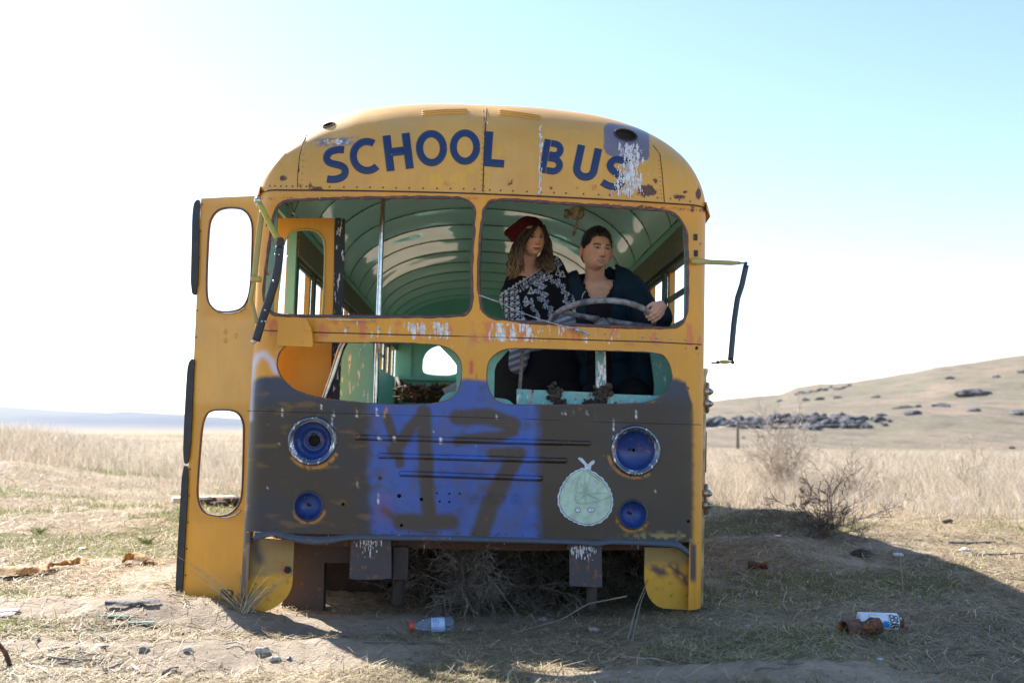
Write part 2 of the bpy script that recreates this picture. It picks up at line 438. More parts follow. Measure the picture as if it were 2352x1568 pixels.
def paint(v, local=True):
    px, py = proj(v); n = len(px)
    wob = (fbm(px/38., py/38.)-.5)*34; wob2 = (fbm(px/11.+9, py/11.)-.5)*12
    c = np.tile(np.array(YEL), (n, 1)); c = bl(c, sst(560, 900, py)*.0+sst(.45, .8, fbm(px/90, py/60))*.35, YEL2)
    c = bl(c, sst(470, 440, py)*.85, YEL2)
    m = np.zeros((n, 3))
    # lower nose: dark overspray, slate, brown, blue field with dark figures
    nx = fbm(px/70., py/90.)
    edge = np.interp(px, [540, 575, 600, 640, 700, 1040, 1060, 1120, 1140, 1500, 1540, 1575, 1592, 1640], [1250, 878, 868, 866, 880, 890, 872, 872, 905, 920, 868, 876, 935, 1600])+wob*.4
    dk = sst(-7, 7, py-edge); dk *= 1-sst(1586, 1599, px+wob2*.4)*sst(900, 960, py)
    dk *= 1-sst(1246, 1256, py)*(sst(563, 571, px)*(1-sst(1590, 1600, px)))
    dkc = np.tile(np.array([.042, .029, .023]), (n, 1)); dkc = bl(dkc, sst(.48, .72, nx), (.031, .030, .040))
    dkc = bl(dkc, sst(940, 900, py)*.7, (.030, .045, .095)); dkc = bl(dkc, sst(960, 1200, py)*.3*sst(1250, 1500, px), (.052, .040, .030))
    c = bl(c, dk, dkc)
    scr = fbm(px/55.+4, py/16.+2, 3); c = bl(c, dk*sst(.66, .8, scr)*(px < 850)*.5, (.20, .105, .03))
    blue = sst(838, 864, px+wob2*1.3+wob*.5)*sst(1250, 1220, px+wob2*.8+wob*.3)*sst(-6, 8, py-np.interp(px, [840, 1035, 1060, 1120, 1140, 1240], [915, 915, 868, 868, 915, 925]))*dk
    bc = bl(np.tile(np.array([.040, .092, .37]), (n, 1)), sst(.5, .75, nx), (.030, .085, .38)); bc = bl(bc, sst(.52, .78, fbm(px/34+7, py/46+3))*.6, (.07, .085, .20)); bc = bl(bc, sst(.58, .74, fbm(px/26+1, py/30+8))*.55, (.03, .12, .42)); bc = bl(bc, sst(.6, .8, fbm(px/30+21, py/18+5))*.5, (.06, .05, .05))
    c = bl(c, blue, bc)
    wx, wy = px+wob*.22, py+wob*.18
    fig = np.max([stroke(wx, wy, [(904, 1034), (968, 952)], 15, 6), stroke(wx, wy, [(972, 945), (986, 1190)], 17, 6), stroke(wx, wy, [(922, 1199), (1034, 1199)], 20, 8),
                  stroke(wx, wy, [(890, 962), (899, 990), (914, 1040), (919, 1064)], 11, 5), stroke(wx, wy, [(880, 1170), (940, 1214), (1000, 1222)], 7, 8),
                  stroke(wx, wy, [(1052, 958), (1120, 956), (1176, 974)], 19, 6), stroke(wx, wy, [(1180, 990), (1146, 1000), (1052, 1012)], 13, 6),
                  stroke(wx, wy, [(1132, 1040), (1196, 1040)], 13, 6), stroke(wx, wy, [(1182, 1048), (1150, 1110), (1124, 1160), (1100, 1225)], 21, 7),
                  stroke(wx, wy, [(1060, 1080), (1100, 1086)], 14, 8)*.4], axis=0)
    c = bl(c, fig*blue*.97, dkc*1.0 if False else (.054, .037, .028))
    c = bl(c, blue*stroke(px, py, [(878, 1180), (880, 1150)], 18, 16)*.4, (.2, .05, .1))
    # white spray loop at the left corner, red dab, fine drips
    c = bl(c, np.clip(stroke(px, py, [(572, 960), (574, 900), (580, 840), (592, 818), (607, 812), (622, 828), (634, 852)], 7, 7), 0, 1)*.85, (.62, .60, .78))
    c = bl(c, stroke(px, py, [(1083, 832), (1082, 855)], 4, 4)*.9, (.55, .06, .06))
    c = bl(c, stroke(px, py, [(1082, 790), (1085, 775)], 3, 16)*.35, (.2, .1, .08))
    for (x, y, L, w_) in [(738, 930, 8, 2), (766, 936, 18, 2.6), (818, 935, 20, 2.8), (866, 938, 16, 3), (648, 940, 14, 2.4), (762, 950, 36, 1.8), (1408, 958, 30, 2.6), (1461, 945, 12, 3.4), (1349, 944, 8, 2.6), (1316, 935, 14, 1.6),
                          (1290, 945, 6, 2), (1178, 800, 14, 2), (1298, 942, 9, 1.6), (1092, 1010, 14, 1.8), (872, 1000, 10, 4), (905, 1003, 8, 5), (1012, 1006, 12, 4), (868, 1130, 26, 1.6), (822, 1105, 16, 1.6), (1410, 1000, 10, 2.8),
                          (1340, 1090, 6, 2), (1140, 950, 12, 1.5), (994, 985, 8, 1.5), (1505, 1125, 5, 2), (640, 1000, 20, 1.3), (615, 1118, 2, 2), (1440, 1020, 30, 1.6)]:
        c = bl(c, stroke(px, py, [(x, y), (x+.8*math.sin(x), y+L*.5), (x+.6, y+L)], w_*.45*(1+.9*np.exp(-((py-y-L)/4)**2)), .9)*(.25+.75*sst(.3, .6, vn(px/2.2+x, py/3.1))), (.72, .72, .79))
    c = bl(c, stroke(px, py, [(888, 937), (882, 956)], 2.2, 1.5), (.6, .25, .03))
    for (x, y, r, a0, a1, w_) in [(718, 1012, 62, 30, 140, 3.6), (709, 1162, 38, 20, 160, 3.2), (1459, 1034, 62, 60, 165, 3.4), (1453, 1181, 38, 30, 165, 3.2)]:   # yellow left where the lamp rings were masked
        ar = [(x+r*math.cos(R_(q)), y+r*math.sin(R_(q))) for q in np.linspace(a0, a1, 14)]; c = bl(c, stroke(px+wob2*.15, py+wob2*.25, ar, w_, 2.6)*sst(.22, .5, fbm(px/7, py/7))*.95, (.50, .21, .03))
    c = bl(c, dk*sst(1212, 1232, py)*sst(1380, 1500, px)*sst(.5, .62, fbm(px/10, py/10))*.7, (.34, .27, .09))
    # windscreen sill: red traces and thick white droppings
    c = bl(c, np.exp(-((py-(455+np.clip(px-1109, 0, 999)*.042))/9)**2)*sst(600, 640, px)*.75*sst(.25, .6, fbm(px/30, py/9)), (.72, .26, .02))
    sill = sst(728, 738, py-(px-640)*.012)*(1-sst(768, 775, py-(px-640)*.027))
    c = bl(c, sill*sst(.52, .66, fbm(px/16+3, py/40))*.55, (.62, .09, .10))
    dl = np.interp(px, [740, 790, 860, 920, 950, 985, 1035, 1048, 1110, 1128, 1150, 1205, 1260, 1300, 1380, 1460, 1480], [.0, .40, .42, .38, .46, .53, .51, .1, .0, .54, .55, .46, .47, .40, .38, .40, .1])
    m[:, 0] = np.maximum(m[:, 0], sill*dl*(.9+.35*(vn(px/7, py*0)-.5)))
    m[:, 0] = np.maximum(m[:, 0], .27*sst(735, 760, py)*(1-sst(870, 950, py)))
    m[:, 1] = np.maximum(m[:, 1], .50*np.exp(-((py-(462+(px-1109)*.04))/10)**2)*(px > 1140)*.95)
    m[:, 1] = np.maximum(m[:, 1], .46*np.exp(-((py-(456))/7)**2)*(px < 1100))
    m[:, 1] = np.maximum(m[:, 1], .21)
    for (x, y, r) in [(1600, 800, 6), (1580, 892, 7), (1590, 480, 12), (820, 1000, 10), (1609, 560, 4)]: m[:, 1] = np.maximum(m[:, 1], .62*np.exp(-((px-x)**2+(py-y)**2)/r**2))
    c = bl(c, sst(563, 570, px)*(1-sst(585, 592, px))*sst(1246, 1256, py)*(1-sst(1350, 1385, py)+wob*.01)*.85, (.075, .062, .085))
    c = bl(c, sst(1583, 1587, px)*(1-sst(1596, 1602, px))*sst(1246, 1252, py)*(1-sst(1325, 1345, py)), (.075, .045, .055))
    return np.clip(c, 0, 1), m
def paint_roof(v):
    px, py = proj(v); n = len(px)
    c = np.tile(np.array([.66, .345, .075]), (n, 1))
    c = bl(c, sst(1180, 1560, px)*.75, (.65, .33, .055)); c = bl(c, sst(.45, .75, fbm(px/60, py/60))*.4, (.62, .385, .15))
    lum = sst(.62, .75, fbm(px/14+2, py/26+8, 3))*np.exp(-((px-1060)/150)**2-((py-385)/55)**2); c = bl(c, lum*.9, (.72, .42, .02))
    m = np.zeros((n, 3)); m[:, 1] = .2; m[:, 0] = .2
    # primer patch round the right lamp hole
    wb = (fbm(px/8, py/8)-.5)*5
    dx = np.maximum(np.abs(px-1439)-34, 0); dy = np.maximum(np.abs(py-(327+(px-1439)*.17))-20, 0)
    pa = 1-sst(17, 19.5, np.hypot(dx, dy)+wb*.3); c = bl(c, pa, (.17, .15, .20))
    m[:, 0] = np.maximum(m[:, 0], np.interp(px+wb*2, [1392, 1422, 1440, 1478, 1492], [0, .42, .50, .42, 0])*sst(318, 345, py)*(1-sst(440, 462, py)))
    m[:, 0] = np.maximum(m[:, 0], .52*np.exp(-((px-1240)/3.5)**2)*sst(285, 292, py)*(1-sst(455, 462, py)))
    for (x, y) in [(1065, 300), (1300, 300), (1290, 285), (1118, 285)]: m[:, 0] = np.maximum(m[:, 0], .46*np.exp(-((px-x)/5)**2-((py-y)/22)**2))
    gr = np.exp(-((px-770)/50)**4-((py-(326-(px-770)*.06))/10)**4); c = bl(c, gr*sst(.38, .5, fbm(px/10, py/8)), (.16, .17, .25)); m[:, 0] = np.maximum(m[:, 0], gr*.46)
    for (x, y, rx, ry, a) in [(1485, 437, 32, 20, .85), (1505, 415, 14, 14, .6), (1562, 452, 22, 9, .75), (1573, 441, 8, 6, .7), (1604, 445, 9, 20, .8), (651, 409, 11, 10, .85), (728, 434, 24, 9, .75), (712, 424, 7, 12, .7), (775, 434, 12, 10, .6),
                              (686, 385, 4, 30, .6), (690, 425, 10, 16, .55), (1325, 432, 6, 7, .7), (930, 410, 18, 12, .45), (1170, 420, 26, 16, .52), (1030, 420, 40, 14, .46), (1268, 432, 10, 10, .55), (1360, 430, 20, 12, .5), (1408, 440, 12, 10, .5), (660, 446, 30, 4, .5)]:
        m[:, 1] = np.maximum(m[:, 1], a*np.exp(-((px-x)/rx)**2-((py-y)/ry)**2)*.85)
    m[:, 1] = np.maximum(m[:, 1], .50*np.exp(-((py-np.interp(px, [580, 1109, 1330, 1620], [440, 447, 457, 478]))/6)**2))
    m[:, 1] = np.maximum(m[:, 1], .46*np.exp(-((px-1112)/4)**2))
    return np.clip(c, 0, 1), m
# seam height in the bus frame
_sx = PS(np.array([700, 900, 1090, 1300, 1500]), np.interp([700, 900, 1090, 1300, 1500], [611, 1082, 1109, 1331, 1529], [437, 444, 446, 455, 465]))
ZS = float(_sx[:, 2].mean())
LW = [(668, 458), (1050, 452), (1076, 458), (1090, 474), (1092, 500), (1082, 620), (1086, 690), (1079, 716), (1056, 729), (640, 727), (617, 715), (606, 692), (604, 668), (617, 570), (626, 497), (640, 468)]
RW = [(1145, 456), (1317, 469), (1486, 480), (1532, 483), (1558, 497), (1574, 522), (1579, 550), (1580, 700), (1575, 730), (1562, 747), (1538, 756), (1212, 742), (1132, 733), (1112, 722), (1103, 700), (1096, 630), (1107, 490), (1119, 464)]
LL = [(700, 784), (720, 785), (991, 788), (1026, 795), (1051, 812), (1063, 838), (1060, 877), (1053, 899), (1040, 915), (1012, 925), (958, 930), (861, 928), (753, 917), (710, 908), (677, 896), (656, 879), (643, 862), (635, 842), (637, 818), (648, 798), (668, 786)]
RL = [(1163, 799), (1207, 799), (1368, 804), (1498, 808), (1520, 813), (1535, 827), (1544, 850), (1544, 876), (1532, 900), (1514, 915), (1488, 925), (1446, 928), (1191, 931), (1155, 929), (1138, 920), (1124, 902), (1117, 876), (1117, 850), (1122, 827), (1139, 810)]
def circ(x, y, r, n=40): return [(x+r*math.cos(2*math.pi*k/n), y+r*math.sin(2*math.pi*k/n)) for k in range(n)]
LAMPS = [(718, 1012, 44), (1459, 1034, 46)]; FOGS = [(709, 1162, 30), (1453, 1181, 30)]
zb = float(PS([1090], [1237])[0, 2])
botL, botR = PSs([(575, 1223)])[0], PSs([(1583, 1250)])[0]
zf = float(PS([1590], [1400])[0, 2]); zfl = float(PS([572], [1408])[0, 2])
out = [(-SM, ZS), (SM, ZS), (SM, zf), (botR[0], zf), (botR[0], zb), (botL[0], zb), (botL[0], zfl), (-SM, zfl)]
holes = [resample(chaikin(PSs(h), 2), .012) for h in (LW, RW, LL, RL)]+[resample(PSs(circ(*q)), .012) for q in LAMPS+FOGS]
small = [(928, 1104-0, 4), (873, 1098, 4.5), (917, 1138, 5), (968, 1146, 4), (788, 1157, 4), (922, 1206, 4), (1003, 1132, 2.5), (1032, 1133, 2.5), (1056, 1133, 2.5), (1010, 1151, 2.5), (1032, 1152, 2.5), (1581, 1197, 4), (1600, 798, 3)]
small = [q for q in small if q[0] != 928]
holes += [PSs(circ(x, y, r, 10)) for x, y, r in small]
v2, f2 = tri2d(resample(out, .012), holes, .0085)
sx, sy = sec(v2[:, 0]); V = np.stack([sx, sy, v2[:, 1]], 1)
dentn = (fbm(sx*2.2+5, v2[:, 1]*2.2, 3)-.5)*.012; V[:, 1] += dentn*np.clip((1.02-np.abs(sx))*4, 0, 1)
c_, m_ = paint(V)
skin = raw('front_panel', V, f2, M_paint, bus, True, c_, m_)
# turned-back edges of the openings
for h in holes[:8]:
    hb = MB()
    q = resample(h, .02); x, y = sec(q[:, 0]); n = len(q)
    a = np.stack([x, y+.001, q[:, 1]], 1); b = a.copy(); cc = q.mean(0); b[:, 1] += .03
    hb.add(np.vstack([a, b]), [(i, (i+1) % n, n+(i+1) % n, n+i) for i in range(n)]); hb.build('opening_return', M_paint, skin, fn=paint)
for h in holes[:4]:
    q = resample(h, .012); x, y = sec(q[:, 0]); pts = np.stack([x, y+.004, q[:, 1]], 1)
    r = .0085 if h is holes[0] or h is holes[1] else .004
    rr = r*(.8+.5*vn(np.arange(len(q))*.35, np.zeros(len(q)))); rr[-1] = rr[0]
    g = MB(); g.tube(np.vstack([pts, pts[:2]]), np.r_[rr, rr[:2]], 8)
    g.build('window_channel' if r > .005 else 'torn_edge', M_gasket, bus, True)
# seams
def strip(pts_px, r, m=M_seam, name='seam', parent=skin, fn=None, off=.0):
    p = resample(np.array(pts_px, float), 8, False); q = PS(p[:, 0], p[:, 1], off)
    b = MB(); b.tube(q, r, 6); return b.build(name, m, parent, True, fn=fn)
strip([(588, 758), (700, 762)], .0028); strip([(716, 763), (1098, 773), (1300, 779), (1500, 785), (1611, 791)], .0032)
strip([(568, 943), (640, 945), (860, 951), (1150, 960), (1400, 969), (1610, 975)], .0022); strip([(1098, 774), (1096, 800), (1094, 868)], .0022)
strip([(1100, 775), (1109, 470), (1110, 448)], .0018); strip([(568, 1222), (1583, 1244)], .003)
# pressed ribs across the nose
M_ribp = paintmat('scuffed_rib_paint', rough=.25)
for a, b in (((815, 1003), (1357, 1018)), ((868, 1045), (1303, 1057)), ((918, 1086), (1247, 1098))):
    p = resample(np.array([a, b], float), 5, False); q = PS(p[:, 0], p[:, 1], .001); bb = MB(); rr = np.full(len(q), .0140); rr[0] = rr[-1] = .009
    bb.tube(q, rr, 12); bb.build('pressed_rib', M_ribp, bus, True, fn=paint)
    p[:, 1] += 7; strip(p, .0022)
# bottom lip, bent
lip = np.array([(585, 1229), (605, 1226), (622, 1223), (640, 1224), (680, 1233), (730, 1237), (770, 1235), (805, 1231), (850, 1231), (1000, 1234), (1200, 1239), (1330, 1243), (1372, 1246), (1400, 1242), (1480, 1243), (1545, 1245), (1562, 1250), (1580, 1266)], float)
lp = resample(lip, 8, False); q = PS(lp[:, 0], lp[:, 1], .02); n = len(q); bend = np.interp(lp[:, 0], [585, 620, 720, 800, 1330, 1372, 1400, 1580], [.055, .02, .06, .025, .018, .03, .018, .05])
top = q.copy(); top[:, 2] += .012; top[:, 1] += .018; lo = q.copy(); lo[:, 1] -= bend*.4; lo[:, 2] -= .006+bend*.3; lo2 = lo.copy(); lo2[:, 2] -= .006; lo2[:, 1] += .03
b = MB(); b.add(np.vstack([top, lo, lo2]), [(i+k*n, i+1+k*n, i+1+(k+1)*n, i+(k+1)*n) for i in range(n-1) for k in (0, 1)])
b.build('bent_lower_lip', paintmat('scuffed_slate_paint', (.05, .065, .10), rustdef=0.260, dropdef=0.290), bus, True)
# rivets
def join(o, into):
    with bpy.context.temp_override(active_object=into, object=into, selected_objects=[into, o], selected_editable_objects=[into, o]): bpy.ops.object.join()
def rivets(pxs, r, col, name, fnpos=None, parent=skin):
    b = MB()
    for (x, y) in pxs:
        p = PS([x], [y])[0] if fnpos is None else fnpos(x, y)
        if p is None: continue
        b.ball(p, (r, r*.6, r), 4, col)
    join(b.build(name, M_rivet, parent, True), parent)
ln = lambda a, b, n: [(a[0]+(b[0]-a[0])*i/(n-1), a[1]+(b[1]-a[1])*i/(n-1)) for i in range(n)]
rivets(ln((600, 936), (1590, 967), 27), .0035, (.03, .035, .05), 'rivet_row')
rivets(ln((600, 1214), (1575, 1236), 27), .004, (.03, .035, .06), 'rivet_row')
rivets([(800, 752), (872, 755), (842, 753), (1404, 768), (1476, 775), (1508, 777), (1540, 779), (1330, 769), (1390, 767), (1574, 780)], .006, (.35, .30, .26), 'sill_screws')
rivets([(1087, 807), (1087, 826), (1086, 850), (1575, 800), (1604, 1245), (1603, 812)], .0045, (.45, .2, .05), 'rivet_row')
# ------------------------------------------------------------------ roof
H, LC, EX, PN = .655, .78, 3.0, 2.35
hroof = lambda x: H*np.clip(1-np.abs(x/W)**EX, 0, 1)**(1/EX)
NA, NB = 340, 130
ss_ = np.linspace(-1, 1, NA); s_ = SM*np.sign(ss_)*(1-(1-np.abs(ss_))**1.25)
be = np.linspace(0, math.pi/2, NB)
S, B = np.meshgrid(s_, be); X, Y0 = sec(S)
Yc = Y0+LC*(1-np.cos(B)**(2/PN)); Zc = ZS+hroof(X)*np.sin(B)**(2/PN)
Zc = ZS+.004+np.maximum(hroof(X), .02)*np.sin(B)**(2/PN)
Yc = Yc-.0+(fbm(X*1.8, Zc*1.8, 3)-.5)*.016*np.sin(B)
VR = np.stack([X, Yc, Zc], -1).reshape(-1, 3)
idx = np.arange(NA*NB).reshape(NB, NA)
FR = np.stack([idx[:-1, :-1], idx[:-1, 1:], idx[1:, 1:], idx[1:, :-1]], -1).reshape(-1, 4)
cx, cy = proj(VR[FR].mean(1))
EL1 = lambda x, y: ((x-1437)/26)**2+((y-(311+(x-1437)*.18))/13)**2; EL2 = lambda x, y: ((x-755)/13)**2+((y-(288-(x-755)*.3))/4)**2
FR = FR[(EL1(cx, cy) > 1) & (EL2(cx, cy) > 1)]
c_, m_ = paint_roof(VR)
cap = raw('roof_cap', VR, FR, M_paint, bus, True, c_, m_)
yb = np.linspace(0, 1, 8)[1:]; arc = VR.reshape(NB, NA, 3)[-1]
rows = [arc]+[np.stack([arc[:, 0], arc[:, 1]+(9.3-arc[:, 1])*t, arc[:, 2]], 1) for t in yb]
vb = np.concatenate(rows); ib = np.arange(len(vb)).reshape(len(rows), NA)
raw('roof_body', vb, np.stack([ib[:-1, :-1], ib[:-1, 1:], ib[1:, 1:], ib[1:, :-1]], -1).reshape(-1, 4), M_yel, bus, True)
from mathutils.bvhtree import BVHTree
_bv = BVHTree.FromPolygons([tuple(v) for v in VR], [tuple(int(i) for i in f) for f in np.stack([idx[:-1, :-1], idx[:-1, 1:], idx[1:, 1:], idx[1:, :-1]], -1).reshape(-1, 4)])
def PR(x, y, off=0.0):
    d = Vector((rays(x, y)[0] @ BMi.T)); h = _bv.ray_cast(Vector(CAML), d)
    if h[0] is None: return None
    nn = h[1] if h[1].dot(d) < 0 else -h[1]
    return np.array(h[0]+nn*off)
def roofline(pts, r, name, m=M_seam, off=0, col=None):
    p = resample(np.array(pts, float), 6, False); q = [PR(x, y, off) for x, y in p]; q = [k for k in q if k is not None]
    b = MB(); b.tube(q, r, 8); return b.build(name, m, cap, True)
roofline([(683, 437), (684, 400), (688, 360), (695, 330), (703, 312), (716, 298)], .0022, 'seam'); roofline([(1109, 446), (1112, 350), (1115, 300), (1117, 249)], .003, 'seam'); roofline([(1526, 464), (1521, 400), (1516, 355), (1500, 334)], .0025, 'seam')
seamy = lambda x: float(np.interp(x, [590, 611, 1082, 1109, 1331, 1529, 1607, 1622], [437, 436, 443, 445, 454, 464, 475, 478]))
sp = np.stack([*sec(np.linspace(-SM, SM, 200)), np.full(200, ZS)], 1); sp[:, 1] -= .003
b = MB(); b.tube(sp, .004, 6); b.build('drip_seam', M_seam, cap, True)
xs = [620, 632, 645, 658, 672, 690, 704, 717, 757, 790, 820, 850, 880, 910, 940, 972, 1004, 1035, 1065, 1090, 1125, 1150, 1178, 1210, 1243, 1272, 1300, 1340, 1375, 1400, 1450, 1480, 1510, 1540, 1560, 1585]
rivets([(x, seamy(x)-9) for x in xs], .0055, (.16, .09, .06), 'rivet_row', PR, cap)
rivets(ln((692, 428), (700, 325), 8)+ln((1106, 438), (1110, 256), 16)+ln((1519, 455), (1512, 350), 12), .005, (.42, .25, .09), 'rivet_row', PR, cap)
M_roofp = paintmat('roof_yellow_paint', (.66, .345, .075), rustdef=.2, dropdef=.2)
for base, dx in (([(970, 254), (1020, 250), (1072, 249)], 0), ([(1146, 251), (1190, 256), (1240, 264)], 0)):
    for k in range(3): roofline([(x, y+k*4.4+3) for x, y in base], .0045, 'roof_louvre', M_roofp, .002)
for el, sc in (((1437, 311, 26, 13, .18), 1), ((755, 288, 13, 4, -.3), 1)):
    x0, y0, a, c2, sk = el; q = [PR(x0+a*math.cos(t), y0+c2*math.sin(t)+sk*a*math.cos(t), .001) for t in np.linspace(0, 2*math.pi, 33)]
    q = [k for k in q if k is not None]; b = MB(); b.tube(q, .005, 6); b.build('lamp_hole_rim', M_rust, cap, True)
    rg = [(1.12, -.003), (1.04, -.022), (.7, -.035), (.03, -.038)]; q = [PR(x0+t_*a*math.cos(t), y0+t_*c2*math.sin(t)+t_*sk*a*math.cos(t), o_) for t_, o_ in rg for t in np.linspace(0, 2*math.pi, 25)]
    q0_ = [k for k in q if k is not None][0]; q = [k if k is not None else q0_ for k in q]; b = MB(); b.add(q, [(j*25+i, j*25+i+1, (j+1)*25+i+1, (j+1)*25+i) for j in range(3) for i in range(24)]); b.build('dark_hole_backing', M_under, cap)  # dark bowl added behind each roof hole to paint its inside black with shade
# lettering
def ribbon(path, w, off, join=None):
    p = resample(np.asarray(path, float), 2.2, False); t = np.gradient(p, axis=0); t /= np.linalg.norm(t, axis=1)[:, None]; nrm = np.stack([-t[:, 1], t[:, 0]], 1)
    rows = [p+nrm*w*k for k in (-.5, -.25, 0, .25, .5)]; return rows, off
def arcp(cx, cy, rx, ry, a0, a1, n=40): return [(cx+rx*math.cos(R_(a)), cy+ry*math.sin(R_(a))) for a in np.linspace(a0, a1, n)]
def glyph(ch):                                 # strokes in a box 1 high, baseline y=0 down +, x from 0
    if ch == 'H': return [[(.12, -1), (.12, 0)], [(.66, -1), (.66, 0)], [(.232, -.52), (.548, -.52)]], .225
    if ch == 'L': return [[(.12, -1), (.12, 0)], [(.232, -.105), (.60, -.105)]], .215
    if ch == 'O': return [arcp(.42, -.5, .335, .405, 0, 360)], .2
    if ch == 'C': return [arcp(.50, -.5, .385, .405, -52, -308)], .2
    if ch == 'U': return [[(.12, -1), (.12, -.34)]+arcp(.375, -.34, .255, .24, 180, 0)[1:]+[(.63, -1)]], .22
    if ch == 'B': return [[(.12, -1), (.12, 0)], [(.23, -.905)]+arcp(.36, -.735, .175, .17, -90, 90, 20)+[(.23, -.565)], [(.23, -.47)]+arcp(.38, -.285, .21, .187, -90, 90, 20)+[(.23, -.097)]], .19
    if ch == 'S': return [[(.70, -.865), (.60, -.895), (.45, -.905), (.30, -.885), (.20, -.80), (.17, -.70), (.21, -.60), (.33, -.53), (.50, -.47), (.61, -.39), (.635, -.28), (.59, -.17), (.46, -.105), (.30, -.095), (.16, -.125), (.09, -.15)]], .2
LET = [('S', 769, 379, 82, 10, .37), ('C', 843, 359, 82, 8, .5), ('H', 914.5, 350, 82, 7, .39), ('O', 991, 341, 82, 3, .42), ('O', 1068, 338.5, 80, 0, .42), ('L', 1140, 344, 80, -4, .35), ('B', 1268, 362, 78, -10, .33), ('U', 1347, 376, 78, -12, .375), ('S', 1412, 397.5, 80, -16, .37)]
for ch, cx_, cy_, hh, rot, mid in LET:
    st, w = glyph(ch); b = MB(); cr, sr = math.cos(R_(-rot)), math.sin(R_(-rot))
    for k, path in enumerate(st):
        path = np.array(path)
        if ch == 'S': path = chaikin(path, 2, False)
        q = np.stack([(path[:, 0]-mid)*hh, (path[:, 1]+.5)*hh], 1); q = q @ np.array([[cr, sr], [-sr, cr]])+(cx_, cy_)
        rows, _ = ribbon(q, w*hh, 0); G3 = [[PR(x, y, .0022+.0004*k) for x, y in r] for r in rows]
        n = len(G3[0]); vv = np.array([p for r in G3 for p in r]); back = np.array([PR(x, y, -.001) for x, y in rows[0]]+[PR(x, y, -.001) for x, y in rows[-1]])
        ff = [(i+j*n, i+1+j*n, i+1+(j+1)*n, i+(j+1)*n) for i in range(n-1) for j in range(4)]+[(i+1, i, 5*n+i, 5*n+i+1) for i in range(n-1)]+[(4*n+i, 4*n+i+1, 6*n+i+1, 6*n+i) for i in range(n-1)]
        b.add(np.vstack([vv, back]), ff)
    b.build('letter', paintmat_letter if 'paintmat_letter' in globals() else globals().setdefault('paintmat_letter', paintmat('navy_letter_paint', (.016, .035, .115), rough=.4, rustdef=0.200, dropdef=0.250)), cap, True)
# droppings over the last letter and vent streaks: thick crusted patches
def crust(x0, x1, y0, y1, n, name, seed, onroof=True):
    r = random.Random(seed); b = MB()
    for _ in range(n):
        v = r.random()**1.3; u = r.gauss(.42+.12*math.sin(v*5), .13+.10*v); x = x0+(x1-x0)*u; y = y0+(y1-y0)*v; p = PR(x, y, .0035) if onroof else PS([x], [y], .003)[0]
        if p is None: continue
        L = r.expovariate(1/.006)+.001; w = r.uniform(.001, .0035)+L*.12
        b.ball(p, (w, .0016, L), 4, (.72, .71, .76) if r.random() < .75 else (.5, .48, .52))
    join(b.build(name, M_attr, cap if onroof else skin, True), cap if onroof else skin)
crust(1412, 1482, 336, 448, 520, 'bird_droppings', 5); crust(1236, 1246, 290, 455, 60, 'bird_droppings', 6)
# drip rails along both sides of the roof
for sgn in (-1, 1):
    b = MB(); ys = [.13, .17, .25, .4, .8, 2, 5, 9.3]; ox = [0, .02, .05, .062, .065, .065, .065, .065]
    prof = [(0, .035), (.35, .03), (.8, .008), (1, -.03), (.9, -.036), (.7, -.004), (.3, .012), (0, .012)]
    v = [(sgn*(W-.012+o*px_), y, ZS+.01+pz*(.6+.6*min(1, o/.06))) for y, o in zip(ys, ox) for px_, pz in prof]; k = len(prof)
    b.add(v, [(i*k+j, i*k+(j+1) % k, (i+1)*k+(j+1) % k, (i+1)*k+j) for i in range(len(ys)-1) for j in range(k)]+[tuple(range(k))])
    b.build('drip_rail', M_yel, bus, True)
# ------------------------------------------------------------------ sides, floor, rear
ZF, ZWB, ZWT, YR = .62, 1.60, 1.985, 9.3
ZC = ZS-.05
YD = 1.02                                    # the side wall on the door side starts behind the doorway
def window_side(sgn, y0):
    xo = sgn*W; ti = .012
    b = MB(); b.box((xo-sgn*.006, (y0+YR)/2, (ZWB+.2)/2), (.012, YR-y0, ZWB-.2)); b.box((xo-sgn*.006, (y0+YR)/2, (ZWT+ZS)/2+.005), (.012, YR-y0, ZS-ZWT+.01))
    b.build('side_panel', M_yel, bus)
    b = MB(); b.box((xo-sgn*.055, (y0+YR)/2, (ZWB-.02+ZF)/2), (.01, YR-y0, ZWB-ZF-.02)); b.build('inner_side_panel', M_teal, bus)
    b = MB(); b.box((xo-sgn*.035, (y0+YR)/2, ZWB-.008), (.062, YR-y0, .02)); b.build('window_ledge', M_teal, bus)
    b = MB(); b.box((xo-sgn*.062, (y0+YR)/2, (ZWT+ZC)/2+.012), (.03, YR-y0, ZC-ZWT+.02)); b.build('header_board', M_header, bus)
    y = YD+.1 if sgn < 0 else .42
    while y < YR-.1:
        b = MB(); b.box((xo-sgn*.006, y, (ZWB+ZWT)/2), (.035, .06, ZWT-ZWB)); b.build('window_pillar', M_yel, bus)
        b = MB(); b.box((xo-sgn*.045, y, (ZWB+ZWT)/2), (.022, .04, ZWT-ZWB)); b.box((xo-sgn*.052, y+.045, (ZWB+ZWT)/2), (.012, .014, ZWT-ZWB)); b.box((xo-sgn*.052, y-.042, (ZWB+ZWT)/2), (.012, .014, ZWT-ZWB)); b.build('sash_rail', M_sash, bus)
        if y+.7 < YR and random.random() < .8:
            b = MB(); zz = ZWT-.02 if random.random() < .6 else ZWT-.20
            b.box((xo-sgn*.03, y+.36, zz), (.02, .6, .03)); b.box((xo-sgn*.03, y+.36, ZWT-.012), (.05, .62, .02)); b.build('sash_rail', M_sash, bus)
        y += .71
M_header = paintmat('peeling_header_boards', (.13, .17, .12), rustdef=.36, dropdef=.2, rough=.8)
M_sash = simple('grimy_dark_green_sash', (.035, .055, .045), .5, sc=20, var=.5)
window_side(-1, YD); window_side(1, .23)
